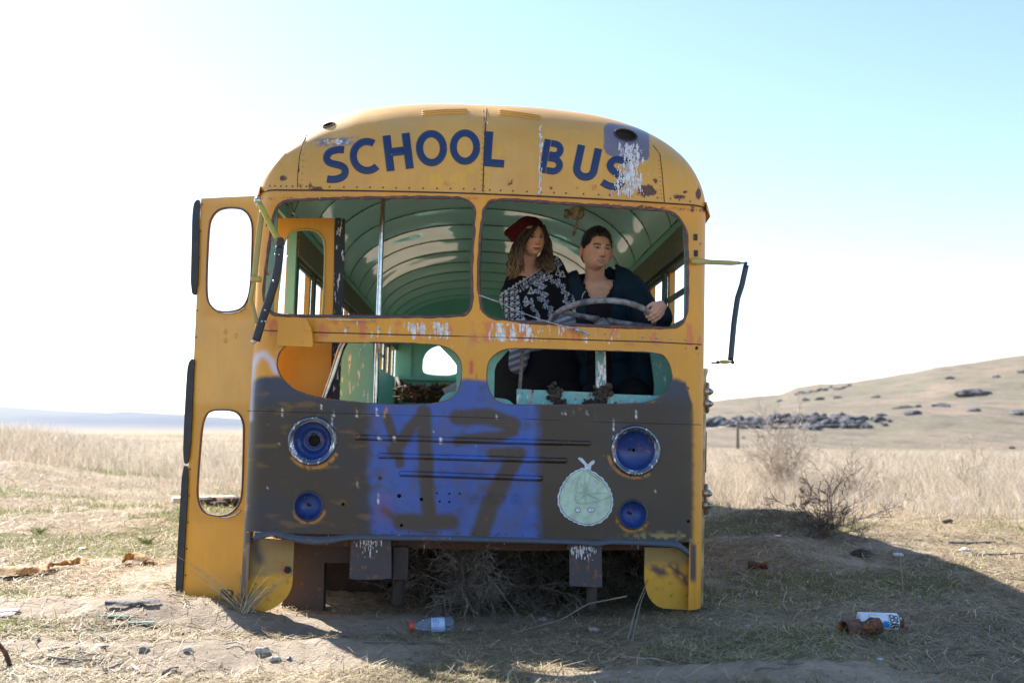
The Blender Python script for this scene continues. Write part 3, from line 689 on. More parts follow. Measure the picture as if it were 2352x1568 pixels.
b = MB(); b.box((-W+.006, .23, (ZS+zfl)/2), (.012, .06, ZS-zfl)); b.box((-W+.006, (YD+.25)/2, ZS-.02), (.012, YD-.2, .04)); b.build('door_frame', M_yel, bus)
b = MB(); b.box((-W+.04, YD-.01, (ZS+.3)/2), (.05, .04, ZS-.3)); b.build('door_post', M_teal, bus)
b = MB(); b.box((0, (YR+.25)/2, ZF-.02), (2*W-.1, YR-.25, .04)); b.build('floor', simple('dirty_steel_floor', (.14, .12, .10), .85, var=.5), bus)
# rear wall
zt = lambda x: ZC+.02+.63*np.clip(1-np.abs(x/1.18)**2.2, 0, 1)**(1/2.2)
oxr = np.linspace(-1.17, 1.17, 60); ro = [(x, float(zt(x))) for x in oxr]+[(1.17, ZF), (-1.17, ZF)]
def rwin(s): return chaikin([(s*.22, 1.66), (s*.22, 2.0), (s*.30, 2.08), (s*.60, 2.08), (s*.76, 1.95), (s*.78, 1.74), (s*.74, 1.66)], 2)
rh = [resample(rwin(s), .03) for s in (-1, 1)]
v2, f2 = tri2d(resample(ro, .08), rh, .12); a = np.stack([v2[:, 0], np.full(len(v2), YR-.05), v2[:, 1]], 1)
rear = raw('rear_wall', np.vstack([a, a+(0, .04, 0)]), [tuple(t) for t in f2]+[tuple(t[::-1]+len(a)) for t in f2]+[(j, i, len(a)+i, len(a)+j) for i, j in edge_loops(f2)], M_teal, bus)
b = MB(); b.box((0, YR-.12, 1.60), (2.2, .12, .05)); b.box((-.6, YR-.09, 1.2), (.9, .03, .5)); b.box((.6, YR-.09, 1.2), (.9, .03, .5)); b.build('rear_shelf', M_teal, rear)
for x in (-.12, .12, -.95, .95):
    b = MB(); b.box((x, YR-.075, 1.5), (.03, .03, 1.6)); b.build('wall_stiffener', M_teal, rear)
# ceiling: curved glossy sheets with riveted seams
def capz(x, y):
    yf = sec(s_of(x))[1]; q = np.clip((y-yf)/LC, 0, 1); cb = (1-q)**(PN/2); sb = np.sqrt(np.clip(1-cb**2, 0, 1))
    return ZS+hroof(x)*sb**(2/PN)*.97-.025
NC, y = 90, .26
thx = np.linspace(-1, 1, NC); cxs = 1.17*np.sign(thx)*(1-(1-np.abs(thx))**1.5); czs = zt(cxs)
k = 0
ribv = MB(); rv = MB()
while y < YR-.05:
    y2 = min(y+.71, YR-.05); ny = 7; vv = []
    for j in range(ny):
        t = j/(ny-1); yy = y-.004+(y2-y+.012)*t; bow = .004*math.sin(math.pi*t)
        zz = czs-.0015*(k % 2)+bow*np.ones(NC)+(fbm(cxs*2.6+k*7, yy*2.2+np.zeros(NC), 3)-.5)*.018*math.sin(math.pi*t)
        vv.append(np.stack([cxs, np.full(NC, yy), np.minimum(zz-.012, capz(cxs, yy))], 1))
    vv = np.concatenate(vv); ii = np.arange(NC*ny).reshape(ny, NC)
    raw('ceiling_panel', vv, np.stack([ii[:-1, :-1], ii[1:, :-1], ii[1:, 1:], ii[:-1, 1:]], -1).reshape(-1, 4), M_ceil, bus, True)
    if y > .3:
        ribv.tube(np.stack([cxs, np.full(NC, y), np.minimum(czs-.017, capz(cxs, y)-.006)], 1), .0034, 6)
        for i in range(4, NC-4, 3): rv.ball((cxs[i], y-.012, czs[i]-.017), .006, 3)
    y = y2; k += 1
ribv.build('ceiling_seam', simple('rusty_ceiling_seam', (.10, .15, .11), .6), bus, True); rv.build('ceiling_rivets', simple('ceiling_rivet_heads', (.08, .12, .09), .6), bus, True)['kind'] = 'stuff'
for sgn in (-1, 1):                           # side valance below the ceiling
    b = MB(); b.box((sgn*1.158, (YR+.25)/2, ZC+.045), (.02, YR-.25, .07)); b.build('valance', M_teal, bus)
# ------------------------------------------------------------------ things inside the bus
def pipe(pxy, Y, r, m, name, parent=bus, n=12, d=10):
    p = resample(np.array(pxy, float), d, False); t = np.linspace(0, 1, len(p)); Yv = np.interp(t, np.linspace(0, 1, np.size(Y)), np.atleast_1d(Y))
    b = MB(); b.tube(P(p[:, 0], p[:, 1], Yv), r, n); return b.build(name, m, parent, True)
pipe([(881, 440), (874, 600), (868, 760), (862, 940)], .55, .0145, M_chrome, 'grab_pole')
pipe([(800, 770), (783, 800), (765, 860), (742, 925)], .42, .021, M_chrome, 'grab_rail')
inner_o = [(636, 500), (768, 500), (768, 727), (763, 788), (755, 935), (600, 935), (600, 727), (634, 560)]
leaf = MB(); leaf.add(*plate_mesh([(600, 501), (768, 501), (767, 600), (764, 760), (756, 960), (560, 960)], [[(648, 600), (650, 560), (664, 534), (690, 527), (718, 527), (738, 538), (747, 560), (746, 620), (742, 712), (736, 738), (640, 738), (634, 720)]], .50, .03))
leafo = leaf.build('inner_door_leaf', M_yel, bus)
g_ = resample(chaikin([(648, 600), (650, 560), (664, 534), (690, 527), (718, 527), (738, 538), (747, 560), (746, 620), (742, 712), (736, 738), (640, 738), (634, 720)], 2), 6); gp = P(g_[:, 0], g_[:, 1], .495)
b = MB(); b.tube(np.vstack([gp, gp[:1]]), .006, 6); b.build('window_trim', M_olive, leafo, True)
b = MB(); b.add(*plate_mesh([(770, 500), (792, 501), (790, 620), (786, 760), (778, 940), (756, 940), (764, 760), (768, 600)], [], .49, .02)); b.build('rubber_edge', paintmat('streaked_black_rubber', (.022, .028, .035), rough=.7, dropdef=0.390, rustdef=0.050), leafo)
b = MB(); b.add(*plate_mesh([(776, 770), (857, 772), (856, 945), (776, 945)], [], .85, .025)); b.build('modesty_panel', M_tealdirty, bus)
pipe([(655, 470), (663, 500)], .8, .045, M_chrome, 'flexible_hose')
# turquoise inner structure behind the lower openings
def tealbit(poly, Y, th, name, m=M_teallight):
    b = MB(); b.add(*plate_mesh(poly, [], Y, th)); return b.build(name, m, bus)
tealbit([(997, 782), (1034, 819), (1049, 838), (1048, 901), (1048, 945), (1090, 945), (1090, 782)], .14, .02, 'inner_frame', M_teal)
tealbit([(1181, 790), (1157, 816), (1141, 835), (1136, 850), (1135, 905), (1135, 945), (1092, 945), (1092, 790)], .14, .02, 'inner_frame', M_teal)
tealbit(resample(chaikin([(1000, 940), (1012, 912), (1030, 900), (1052, 898), (1062, 945)], 2), 4), .125, .02, 'inner_frame')
tealbit(resample(chaikin([(1120, 912), (1150, 914), (1172, 918), (1192, 945), (1120, 945)], 2), 4), .125, .02, 'inner_frame')
tealbit([(1187, 893), (1300, 898), (1365, 901), (1420, 905), (1502, 908), (1560, 905), (1560, 945), (1187, 945)], .16, .05, 'cross_member', paintmat('scabbed_turquoise_paint', (.15, .44, .46), rustdef=0.360, dropdef=0.350))
tealbit([(1368, 795), (1391, 796), (1393, 915), (1369, 913)], .145, .012, 'upright_bracket', paintmat('flaking_turquoise_paint', (.10, .30, .29), rustdef=0.310, dropdef=0.450))
tealbit([(1493, 800), (1560, 805), (1560, 945), (1500, 935), (1504, 880)], .5, .03, 'corner_panel', M_tealdirty)
tealbit([(618, 480), (637, 470), (636, 560), (626, 735), (600, 735)], .30, .02, 'corner_pillar', M_teallight)
tealbit([(1568, 480), (1600, 470), (1600, 770), (1572, 760), (1573, 600)], .30, .02, 'corner_pillar', M_teallight)
pipe([(1201, 800), (1197, 850), (1193, 900)], .19, .010, M_wood, 'gear_stick')
dm = simple('dried_dirt_clod', (.055, .042, .036), 1, sc=60, var=.6, bump=1)
def clod(x, y, r, Y, name='dirt_clod'):
    c = P(x, y, Y); b = MB(); rr = random.Random(int(x))
    for _ in range(26): b.ball(c+np.array([rr.gauss(0, r*.45), rr.gauss(0, r*.25), rr.gauss(0, r*.55)]), rr.uniform(.2, .42)*r, 4)
    b.build(name, dm, bus, False)
for q in ((1277, 910, .05), (1268, 893, .025), (1380, 915, .055), (1378, 900, .03), (1285, 927, .025), (1345, 928, .02), (1362, 926, .024)): clod(q[0], q[1], q[2], .15)
# sun visor bracket hanging from the ceiling
b = MB(); c = P(1325, 489, .75); b.lathe(c, (0, -1, 0), [(.0, .0), (.03, .004), (.032, .0), (.045, -.004), (.046, .008), (.028, .012), (.0, .02)], 20)
b.box(c+(-.06, .01, -.005), (.03, .03, .05)); q = P([1328, 1325, 1320, 1317], [498, 515, 530, 543], .74); b.tube(q, [.006, .005, .010, .004], 8, flat=.5)
b.build('lamp_bracket', simple('stained_cream_metal', (.34, .30, .2), .6, var=.5, sc=40), bus, True)
# old seat frame with shredded stuffing near the rear
sm = MB(); c = P(965, 905, 4.6)
for (a, d) in ((P(912, 868, 4.6), P(928, 905, 4.4)), (P(912, 868, 4.6), P(910, 930, 4.6)), (P(915, 872, 4.9), P(960, 905, 5)), (P(928, 888, 4.4), P(1040, 892, 4.4)), (P(925, 920, 4.4), P(1040, 922, 4.4))): sm.tube([a, d], .018, 8)
seat = sm.build('broken_seat', M_rust, bus, True)
b = MB(); rr = random.Random(2)
for _ in range(260):
    x = rr.uniform(925, 1035); p = P(x, rr.uniform(888, 922), rr.uniform(4.2, 4.9)); q = p+np.array([rr.uniform(-.12, .12), rr.uniform(-.05, .05), rr.uniform(-.03, .04)])
    b.tube([p, (p+q)/2+(0, 0, rr.uniform(-.02, .03)), q], rr.uniform(.006, .016), 5, (.30, .17, .08) if rr.random() < .4 else (.10, .055, .03))
b.build('shredded_stuffing', M_twig, seat)
b = MB(); b.box(P(1040, 895, 3.9), (.16, .02, .10), rot3('Y', -.5)); b.build('loose_white_panel', simple('white_painted_board', (.6, .62, .66), .5), bus)
b = MB(); b.box((.42, .95, .9), (1.0, .5, .3), bev=.04); b.box((.42, 1.2, 1.2), (.9, .1, .5), bev=.04); b.build('driver_seat', simple('black_vinyl_seat', (.012, .012, .014), .6), bus)
# ------------------------------------------------------------------ outside: open door leaf
DY = lambda x, o=0.0: np.interp(x, [400, 600], [.58, .20])+o
do = MB(); UP = [(504, 478), (548, 477), (568, 487), (579, 510), (580, 540), (577, 640), (572, 680), (560, 705), (540, 715), (500, 716), (484, 704), (475, 685), (474, 640), (479, 530), (484, 500)]
LO = [(488, 941), (532, 941), (550, 950), (559, 970), (560, 990), (557, 1120), (553, 1150), (540, 1172), (515, 1185), (480, 1182), (462, 1170), (454, 1145), (453, 1120), (462, 1000), (466, 970), (474, 950)]
do.add(*plate_mesh([(462, 456), (520, 453), (612, 449), (598, 800), (572, 1398), (420, 1374), (432, 1100), (448, 760)], [UP, LO], DY, .032))
def dcol(v):
    px, py = proj(v); n = len(v); c = np.tile(np.array(YEL2), (n, 1)); c = bl(c, sst(900, 1050, py), YEL); m = np.zeros((n, 3)); m[:, 1] = .22; m[:, 0] = .24
    for h in (UP, LO):
        h = np.array(h); x0, x1, y0, y1 = h[:, 0].min()-9, h[:, 0].max()+9, h[:, 1].min()-9, h[:, 1].max()+9
        d = np.maximum(np.maximum(x0-px, px-x1), np.maximum(y0-py, py-y1)); c = bl(c, (1-sst(-4, 12, d))*.8, (.60, .27, .02))
    m[:, 1] = np.maximum(m[:, 1], .5*sst(1330, 1380, py)*(1-sst(425, 450, px))); return c, m
door = do.build('door_leaf', M_paint, bus, fn=dcol)
for h in (UP, LO):
    q = resample(chaikin(h, 2), 6); p = P(q[:, 0], q[:, 1], DY(q[:, 0], -.004)); b = MB(); b.tube(np.vstack([p, p[:1]]), .0055, 6); b.build('window_trim', M_gasket, door, True)
b = MB(); b.tube(P([500, 530, 550, 562], [718, 719, 715, 706], DY([500, 530, 550, 562], -.008)), .004, 6); b.tube(P([500, 520, 540, 552], [1187, 1188, 1182, 1172], DY([500, 520, 540, 552], -.008)), .004, 6); b.build('bare_metal_edge', M_chrome, door, True)
for poly in ([(444, 470), (449, 460), (459, 456), (456, 500), (457, 560), (453, 677), (437, 676), (440, 560), (441, 500)], [(431, 836), (440, 822), (447, 824), (444, 870), (439, 1000), (433, 1066), (419, 1064), (424, 940), (428, 870)], [(419, 1068), (433, 1070), (428, 1180), (421, 1300), (417, 1373), (402, 1371), (405, 1300), (412, 1180)]):
    b = MB(); b.add(*plate_mesh(resample(chaikin(poly, 1), 4), [], lambda x: DY(x, -.015), .03)); b.build('rubber_edge', M_rubber, door)
b = MB()
for x, y in ln((461, 470), (424, 1320), 15): b.ball(P(x+2, y, float(DY(x+2, -.004))), (.005, .004, .006), 4, (.10, .08, .07))
join(b.build('edge_screws', M_rivet, door, True), door)
b = MB()
for x, y in ((519, 761), (519, 781), (542, 771)): b.ball(P(x, y, float(DY(x))), (.015, .007, .016), 8, YEL2)
join(b.build('door_studs', M_attr, door, True), door)
b = MB(); b.box(P(528, 1363, float(DY(528, -.008))), (.10, .012, .04), rot3('Y', .12), col=(.12, .07, .04))
for x, y in ((513, 1357), (528, 1361), (543, 1365)): b.ball(P(x, y, float(DY(x, -.018))), (.011, .008, .011), 6, (.55, .30, .05))
b.build('door_hinge', M_attr, door)
b = MB(); b.add(*plate_mesh([(420, 1372), (560, 1392), (558, 1404), (420, 1380)], [], lambda x: DY(x, -.008), .03)); b.build('kick_strip', simple('blue_grey_metal', (.14, .16, .2), .5), door)
# patch plate and fenders
b = MB(); b.add(*plate_mesh([(638, 728), (700, 730), (716, 762), (719, 793), (716, 797), (637, 793)], [], -.012, .05)); pp = b.build('cover_plate', M_yel, bus)
b = MB(); b.add(*plate_mesh([(698, 728), (706, 736), (717, 760), (699, 757)], [], -.02, .006)); b.build('folded_flap', M_yel, pp)
pipe([(749, 733), (810, 735), (862, 736)], -.006, .004, M_chrome, 'bright_trim')
def fcol(v):
    px, py = proj(v); n = len(v); w = (fbm(px/12, py/12)-.5)*22
    c = np.tile(np.array([.66, .34, .03]), (n, 1)); L = px < 1000
    top = np.where(L, sst(1336, 1322, py+w+(px-570)*.12), sst(1310, 1285, py+w)); c = bl(c, top*.9, (.26, .19, .075))
    c = bl(c, np.where(L, stroke(px, py, [(583, 1240), (595, 1285)], 10, 12), 0), (.05, .05, .06)); c = bl(c, np.where(L, sst(590, 660, px)*sst(1280, 1240, py)*.7, 0), (.13, .06, .03))
    m = np.zeros((n, 3)); m[:, 1] = .30
    c = bl(c, np.where(L, 0, stroke(px, py, [(1503, 1305), (1520, 1315), (1548, 1300), (1560, 1318), (1578, 1335)], 9, 9))*sst(.35, .5, fbm(px/7, py/5)), (.075, .04, .055))
    c = bl(c, np.where(L, np.exp(-((px-655)**2+(py-1308)**2)/130), 0), (.35, .08, .05)); return c, m
arcL = [(675-3, 1330)]+[(672-12*math.cos(a)*0-100*(1-math.cos(a))*.95, 1330+78*math.sin(a)) for a in np.linspace(.15, 1.35, 12)]
b = MB(); b.add(*plate_mesh([(565, 1232), (676, 1240), (674, 1290)]+arcL+[(615, 1410), (572, 1410), (560, 1300)], [], .17, .02)); fl = b.build('fender', M_paint, bus, fn=fcol)
b = MB(); b.add(*plate_mesh([(1481, 1256), (1583, 1258), (1584, 1400), (1532, 1397)]+[(1532-50*math.sin(a), 1397-60*(1-math.cos(a))) for a in np.linspace(.15, 1.5, 12)]+[(1480, 1330)], [], .15, .02)); b.build('fender', M_paint, bus, fn=fcol)
b = MB(); b.lathe(P(661, 1308, .168), (0, -1, 0), [(0, .004), (.014, .005), (.019, .001)], 14); b.build('rust_hole', M_under, fl)
# headlamps
def lamp(x, y, r, deep, name, hub):
    c = PS([x], [y])[0]; s = r/444.; bl_ = MB()
    o = bus
    ring = MB(); ring.lathe(c, (0, -1, 0), [(s*1.0, -.035), (s*.98, .0), (s*1.0, .012), (s*1.05, .010), (s*1.10, .022), (s*1.18, .026), (s*1.25, .020), (s*1.29, .008), (s*1.30, -.006)] if deep else [(s*.96, -.03), (s*1.0, .010), (s*1.06, .016), (s*1.13, .014), (s*1.18, -.003)], 56)
    ro_ = ring.build('lamp_ring', M_lampring if deep else M_lampring2, o, True)
    bw = MB(); prof = [(s*1.0, -.01), (s*.94, -.014), (s*.90, -.022), (s*.78, -.032), (s*.62, -.038), (s*.6, -.05), (s*.42, -.058), (s*.40, -.054), (s*.32, -.056)] if hub else [(s*1.0, -.008), (s*.93, -.014), (s*.9, -.026), (s*.6, -.042), (s*.3, -.05), (s*.08, -.053)]
    bw.lathe(c, (0, -1, 0), prof, 56); bw.build('lamp_bowl', M_bluebowl, ro_, True)
    k = MB()
    if hub: k.lathe(c, (0, -1, 0), [(s*.33, -.055), (s*.33, -.10), (0, -.10)], 24); k.ball(c+(-.004, .052, s*.33), (s*.11, .004, s*.11), 8)
    else: k.ball(c+((-.012 if r < 40 else -.02), .047, .004), (.008, .006, .008), 6)
    k.build('socket', M_under, ro_, True)
    return ro_
M_lampring = paintmat('blue_dusted_chrome', (.13, .16, .23), rough=.18, rustdef=.22, dropdef=.40); M_lampring.node_tree.nodes['Principled BSDF'].inputs['Metallic'].default_value = .75
M_lampring2 = paintmat('dark_lamp_rim', (.03, .04, .075), rough=.3, rustdef=0.250, dropdef=0.150)
M_bluebowl = paintmat('sprayed_blue_lamp_bowl', (.020, .060, .27), rough=.35, rustdef=.28, dropdef=.25, var=.45, dent=1.5)
lamp(*LAMPS[0], True, '', True); lamp(*LAMPS[1], True, '', False); lamp(*FOGS[0], False, '', False); lamp(*FOGS[1], False, '', False)
# raised maker's letters, half gone
def text_mesh(s, size, ext=.0, bold=.0):
    cu = bpy.data.curves.new('t', 'FONT'); cu.body = s; cu.size = size; cu.extrude = ext; cu.offset = bold; cu.align_x = 'CENTER'; cu.align_y = 'CENTER'; cu.resolution_u = 3
    o = bpy.data.objects.new('t', cu); COLL.objects.link(o); dg = bpy.context.evaluated_depsgraph_get(); me = bpy.data.meshes.new_from_object(o.evaluated_get(dg))
    v = np.array([q.co[:] for q in me.vertices]).reshape(-1, 3); f = [tuple(p.vertices) for p in me.polygons]
    bpy.data.objects.remove(o); bpy.data.meshes.remove(me); return v, f
for ch, x in zip('WORTH', (1084, 1111, 1134, 1159, 1184)):
    v, f = text_mesh(ch, .075, .003, .0012); c = PS([x], [1146])[0]
    b = MB(); b.add(np.stack([v[:, 0]*.72+c[0], -v[:, 2]+c[1]-.002, v[:, 1]+c[2]], 1), f); b.build('raised_letter', M_paint, bus, fn=paint)
# sticker
stk = [(1338, 1050), (1351, 1061), (1358, 1066), (1366, 1057), (1374, 1054), (1373, 1062), (1363, 1068)]
def wavy(cx, cy, pts, amp=1.6, k=26):
    p = resample(chaikin(pts, 3), 3); c = p.mean(0); d = p-c; a = np.arctan2(d[:, 1], d[:, 0]); L = np.linalg.norm(d, axis=1)
    return c+d*(1+amp*.6/L*np.sin(a*k+2*np.sin(a*3)))[:, None]
body = [(1345, 1073), (1360, 1080), (1385, 1097), (1400, 1118), (1408, 1140), (1408, 1165), (1398, 1185), (1378, 1202), (1344, 1209), (1310, 1195), (1290, 1180), (1280, 1155), (1281, 1135), (1290, 1112), (1308, 1088), (1330, 1076)]
def flat(poly, off, name, col, parent, extra=0):
    poly = resample(np.asarray(poly, float), 2.5); v2, f = tri2d(poly*[1, -1], [], 6)
    a = PS(v2[:, 0], -v2[:, 1], off+.0018); bb = a.copy(); bb[:, 1] += .0012; n = len(a)
    return raw(name, np.vstack([a, bb]), [tuple(t) for t in f]+[(j, i, n+i, n+j) for i, j in edge_loops(f)], M_attr, parent, False, col)
def ribbon_px(pts, w, off, name, col, parent, closed=False):
    p = resample(np.asarray(pts, float), 2, closed); p = np.vstack([p, p[:1]]) if closed else p
    q = PS(p[:, 0], p[:, 1], off+.002); b = MB(); b.tube(q, w/444./2, 6, col=col, flat=.4, up=(0, 1, 0)); return b.build(name, M_attr, parent, True)
sk_col = (.44, .58, .49)
st0 = flat(wavy(0, 0, body), .001, 'sticker', (.55, .62, .78), bus); st0['label'] = 'pale green lime sticker with two small eyes on the nose'
flat(chaikin([(1342, 1076), (1344, 1068), (1330, 1056), (1326, 1050), (1336, 1050), (1346, 1062), (1350, 1067), (1358, 1058), (1366, 1055), (1366, 1064), (1356, 1070), (1359, 1078)], 2), .0014, 'sticker_stalk', (.55, .62, .76), st0)
ins = np.array(body, float); cc = ins.mean(0); ins = cc+(ins-cc)*[.93, .945]; wv = wavy(0, 0, ins, 1.2)
flat(wv, .0032, 'lime_skin', sk_col, st0); ribbon_px(wv, 1.1, .0036, 'outline', (.05, .12, .18), st0, True)
sl_ = chaikin([(1342, 1077), (1352, 1084), (1372, 1096), (1390, 1112), (1400, 1128), (1401, 1138), (1388, 1145), (1366, 1151), (1344, 1155), (1323, 1153), (1321, 1138), (1323, 1118), (1331, 1094)], 2)
ribbon_px(sl_, 4.5, .0040, 'slice_rind', (.40, .53, .43), st0, True)
for e in ((1343, 1084), (1358, 1088), (1377, 1106), (1390, 1131), (1376, 1146), (1345, 1153), (1325, 1149), (1325, 1129), (1332, 1107)):
    ribbon_px([(1345, 1133), e], 3.0, .0040, 'slice_rib', (.40, .53, .43), st0)
for a in ((1357, 1114, 1362, 1106), (1365, 1115, 1373, 1105), (1352, 1097, 1354, 1092), (1375, 1122, 1382, 1120), (1335, 1104, 1340, 1114), (1365, 1129, 1370, 1129), (1332, 1120, 1334, 1128), (1336, 1150, 1340, 1146), (1368, 1138, 1375, 1141)):
    ribbon_px([a[:2], a[2:]], 1.3, .0044, 'highlight', (.6, .68, .74), st0)
for x, y, rx, ry in ((1327, 1170+.5, 6.2, 5.5), (1357, 1170, 8.5, 4.8)):
    ey = flat([(x+rx*math.cos(t), y+ry*math.sin(t)) for t in np.linspace(0, 2*math.pi, 24, endpoint=False)], .0044, 'drawn_eye', (.66, .70, .84), st0)
    ribbon_px([(x+rx*math.cos(t), y+ry*math.sin(t)) for t in np.linspace(0, 2*math.pi, 24, endpoint=False)], 1.2, .0048, 'eye_outline', (.02, .03, .08), ey, True)
    ribbon_px([(x+1, y-1), (x+2, y)], 1.5, .0052, 'pupil', (.02, .03, .06), ey)
# right-hand side strip, latches, mirrors
b = MB(); b.lathe((W, .30, (P(0, 770, .3)[2]+P(0, 1400, .3)[2])/2), (0, 0, 1), [(.0, .66), (.045, .66), (.045, .64), (.038, .62), (.034, -.64), (0, -.66)], 18); b.build('side_moulding', simple('cream_painted_moulding', (.50, .38, .22), .4, var=.4, sc=10), bus, True)
b = MB(); z0, z1 = P(0, 945, .4)[2], P(0, 1040, .4)[2]; b.box((W+.046, .36, (z0+z1)/2), (.012, .04, z0-z1)); b.build('marker_strip', M_rust, bus)
for y_, y2_ in ((852, 880), (1090, 1118)):
    b = MB(); zt_, zm = P(0, y_, .3)[2], P(0, y2_, .3)[2]; b.box((W+.04, .29, (zt_+zm)/2), (.02, .05, .17), bev=.008)
    for z in (zt_, zm): b.lathe((W+.035, .29, z), (0, 0, 1), [(.0, .022), (.028, .02), (.034, .006), (.034, -.006), (.028, -.018), (0, -.02)], 18); b.box((W+.055, .27, z), (.03, .03, .022), bev=.006)
    b.build('door_latch', simple('tarnished_latch', (.42, .36, .3), .3, .7, var=.4), bus, True)
b = MB(); b.tube(P([1588, 1600, 1612, 1630, 1680, 1700], [600, 600, 600, 602, 604, 604], np.array([.06, .08, .12, .2, .2, .2])), [.016, .018, .017, .013, .013, .008], 8, up=(0, 1, 0), flat=.5); ma = b.build('mirror_arm', M_olive, bus, True)
b = MB(); b.tube(P([1698, 1716], [604, 605], .2), .005, 6); b.ball(P(1713, 605, .2), .010, 6); b.build('mirror_bolt', M_rust, ma, True); b = MB(); b.tube(P([1634, 1650, 1672, 1686], [834, 832, 831, 831], .2), [.005, .005, .005, .004], 6); b.ball(P(1649, 832, .2), .010, 6); b.ball(P(1683, 832, .2), .010, 6); b.build('mirror_bolt', M_rust, ma, True)
b = MB(); b.ball(P(1664, 831, .2), (.028, .006, .011), 8); b.build('mirror_brace', M_olive, ma, True)
b = MB(); q = resample(np.array([(1714, 609), (1704, 655), (1694, 685), (1686, 740), (1678, 828)], float), 8, False); b.tube(P(q[:, 0], q[:, 1], .2), .0155, 14, flat=.6); b.build('mirror_back', M_blacktube, ma, True)
b = MB(); q = resample(np.array([(593, 462), (602, 478), (622, 520), (640, 552)], float), 6, False); b.tube(P(q[:, 0], q[:, 1], np.linspace(.05, -.16, len(q))), .0165, 12, flat=.7); ma = b.build('mirror_arm', paintmat('scratched_yellow_arm', (.50, .40, .045), rustdef=0.330), bus, True)
b = MB(); b.ball(P(592, 461, .05), (.02, .02, .022), 10); b.ball(P(594, 468, .05), (.016, .012, .02), 8); b.build('arm_ball_end', M_chrome, ma, True)
b = MB(); b.ball(P(644, 556, -.17), (.022, .014, .026), 8); b.ball(P(646, 549, -.185), .007, 6); b.build('pivot_bolt', M_rust, ma, True)
q = resample(np.array([(643, 566), (640, 600), (632, 645), (618, 690), (602, 735), (588, 782)], float), 7, False); qq = P(q[:, 0], q[:, 1], np.linspace(-.17, -.10, len(q)))
b = MB(); b.tube(qq, .0215, 14, flat=.45, up=(0, 1, 0)); mbk = b.build('mirror_back', M_blacktube, ma, True)
b = MB()
for x, y in ((632, 584), (641, 585), (628, 646), (609, 712), (602, 738), (610, 738)): b.ball(P(x, y, -.185), .005, 5)
join(b.build('mirror_screws', M_chrome, mbk, True), mbk)
b = MB(); b.tube(P([590, 592, 578], [770, 776, 788], -.10), [.012, .014, .01], 8, flat=.5); b.build('mirror_foot', M_chrome, mbk, True)
q = resample(np.array([(603, 482), (597, 520), (590, 580), (584, 640)], float), 8, False); b = MB(); b.tube(P(q[:, 0], q[:, 1], .02), .0155, 14); mt = b.build('mirror_post', M_olive, bus, True)
b = MB(); b.box(P(588, 641, .0), (.055, .03, .03), bev=.006); b.build('post_clamp', M_olive, mt)
b = MB(); q = resample(np.array([(583, 650), (578, 675), (575, 688), (581, 705), (590, 742)], float), 6, False); b.tube(P(q[:, 0], q[:, 1], .0), [.011]*len(q), 10); b.build('lower_mirror_strut', M_olive, mt, True)
for x, y in ((616, 513), (1597, 545), (1598, 582)):
    b = MB(); c = PS([x], [y], .004)[0]; b.box(c, (.022, .012, .034), bev=.003); b.ball(c-(0, .006, 0), .006, 5); b.build('bracket_plate', M_rust, bus)
# wiper
b = MB(); b.tube(PS([1100, 1150, 1190], [679, 697, 718], .03), .0028, 6); q = PS([1188, 1240, 1290, 1318], [716, 735, 750, 758], .035); b.tube(q, [.004, .006, .008, .010], 8, flat=.5)
b.tube(PS([1318, 1335, 1352], [757, 762, 770], .035), [.014, .014, .007], 8, flat=.6); b.ball(PS([1346], [768], .03)[0], .012, 6); b.build('wiper_arm', simple('grey_white_wiper_metal', (.42, .43, .48), .45, .3, sc=40, var=.5), bus, True)
# steering wheel
wc = P(1382, 748, .37); tilt = -22
t = np.linspace(0, 2*math.pi, 73); Rw = rot3('X', R_(tilt)); rad = .292
wheel_pts = np.stack([rad*np.cos(t), rad*np.sin(t), 0*t], 1) @ Rw.T+wc
b = MB(); b.tube(wheel_pts, .0165*(1+.05*np.sin(t*34)), 14); sw = b.build('steering_wheel', M_wheel, bus, True)
wpt = lambda a, r, dz=0: (np.array([r*math.cos(R_(a)), r*math.sin(R_(a)), dz]) @ Rw.T)+wc
b = MB()
for a in (-148, -2, 100): b.tube([wpt(a, rad), wpt(a, rad*.6, .012), wpt(a, rad*.25, .026), wpt(a, .03, .03)], [.014, .014, .016, .022], 10)
b.lathe(wc+(0, 0, .01), Rw @ np.array([0, 0, 1.]), [(.0, .028), (.03, .025), (.042, .012), (.045, -.02), (.03, -.05)], 20); b.build('wheel_spokes', M_wheel, sw, True)
b = MB(); b.tube([wc+(0, 0, -.05), wc+(0, -.1, -.75)], .02, 10); b.build('steering_column', M_under, sw, True)
# ------------------------------------------------------------------ underneath
def ub(poly, Y, th, m, name):
    b = MB(); b.add(*plate_mesh(poly, [], Y, th)); return b.build(name, m, bus)
M_brown = paintmat('brown_oxide_crossmember', (.085, .04, .028), rough=.8, rustdef=0.270, dropdef=0.310)
ub([(640, 1222), (1490, 1240), (1490, 1262), (1200, 1264), (1100, 1262), (640, 1250)], .20, .14, M_brown, 'front_crossmember')
ub([(676, 1236), (900, 1245), (900, 1292), (745, 1292), (742, 1402), (640, 1402), (672, 1330)], .34, .10, M_rust, 'axle_bracket')
ub([(738, 1240), (880, 1240), (880, 1400), (738, 1400)], .9, .3, M_under, 'wheel_housing')
ub([(807, 1237), (898, 1240), (899, 1328), (852, 1331), (802, 1329)], .08, .30, M_darksteel, 'bumper_bracket')
ub([(1308, 1251), (1382, 1252), (1383, 1348), (1308, 1345)], .04, .012, M_darksteel, 'bumper_bracket')
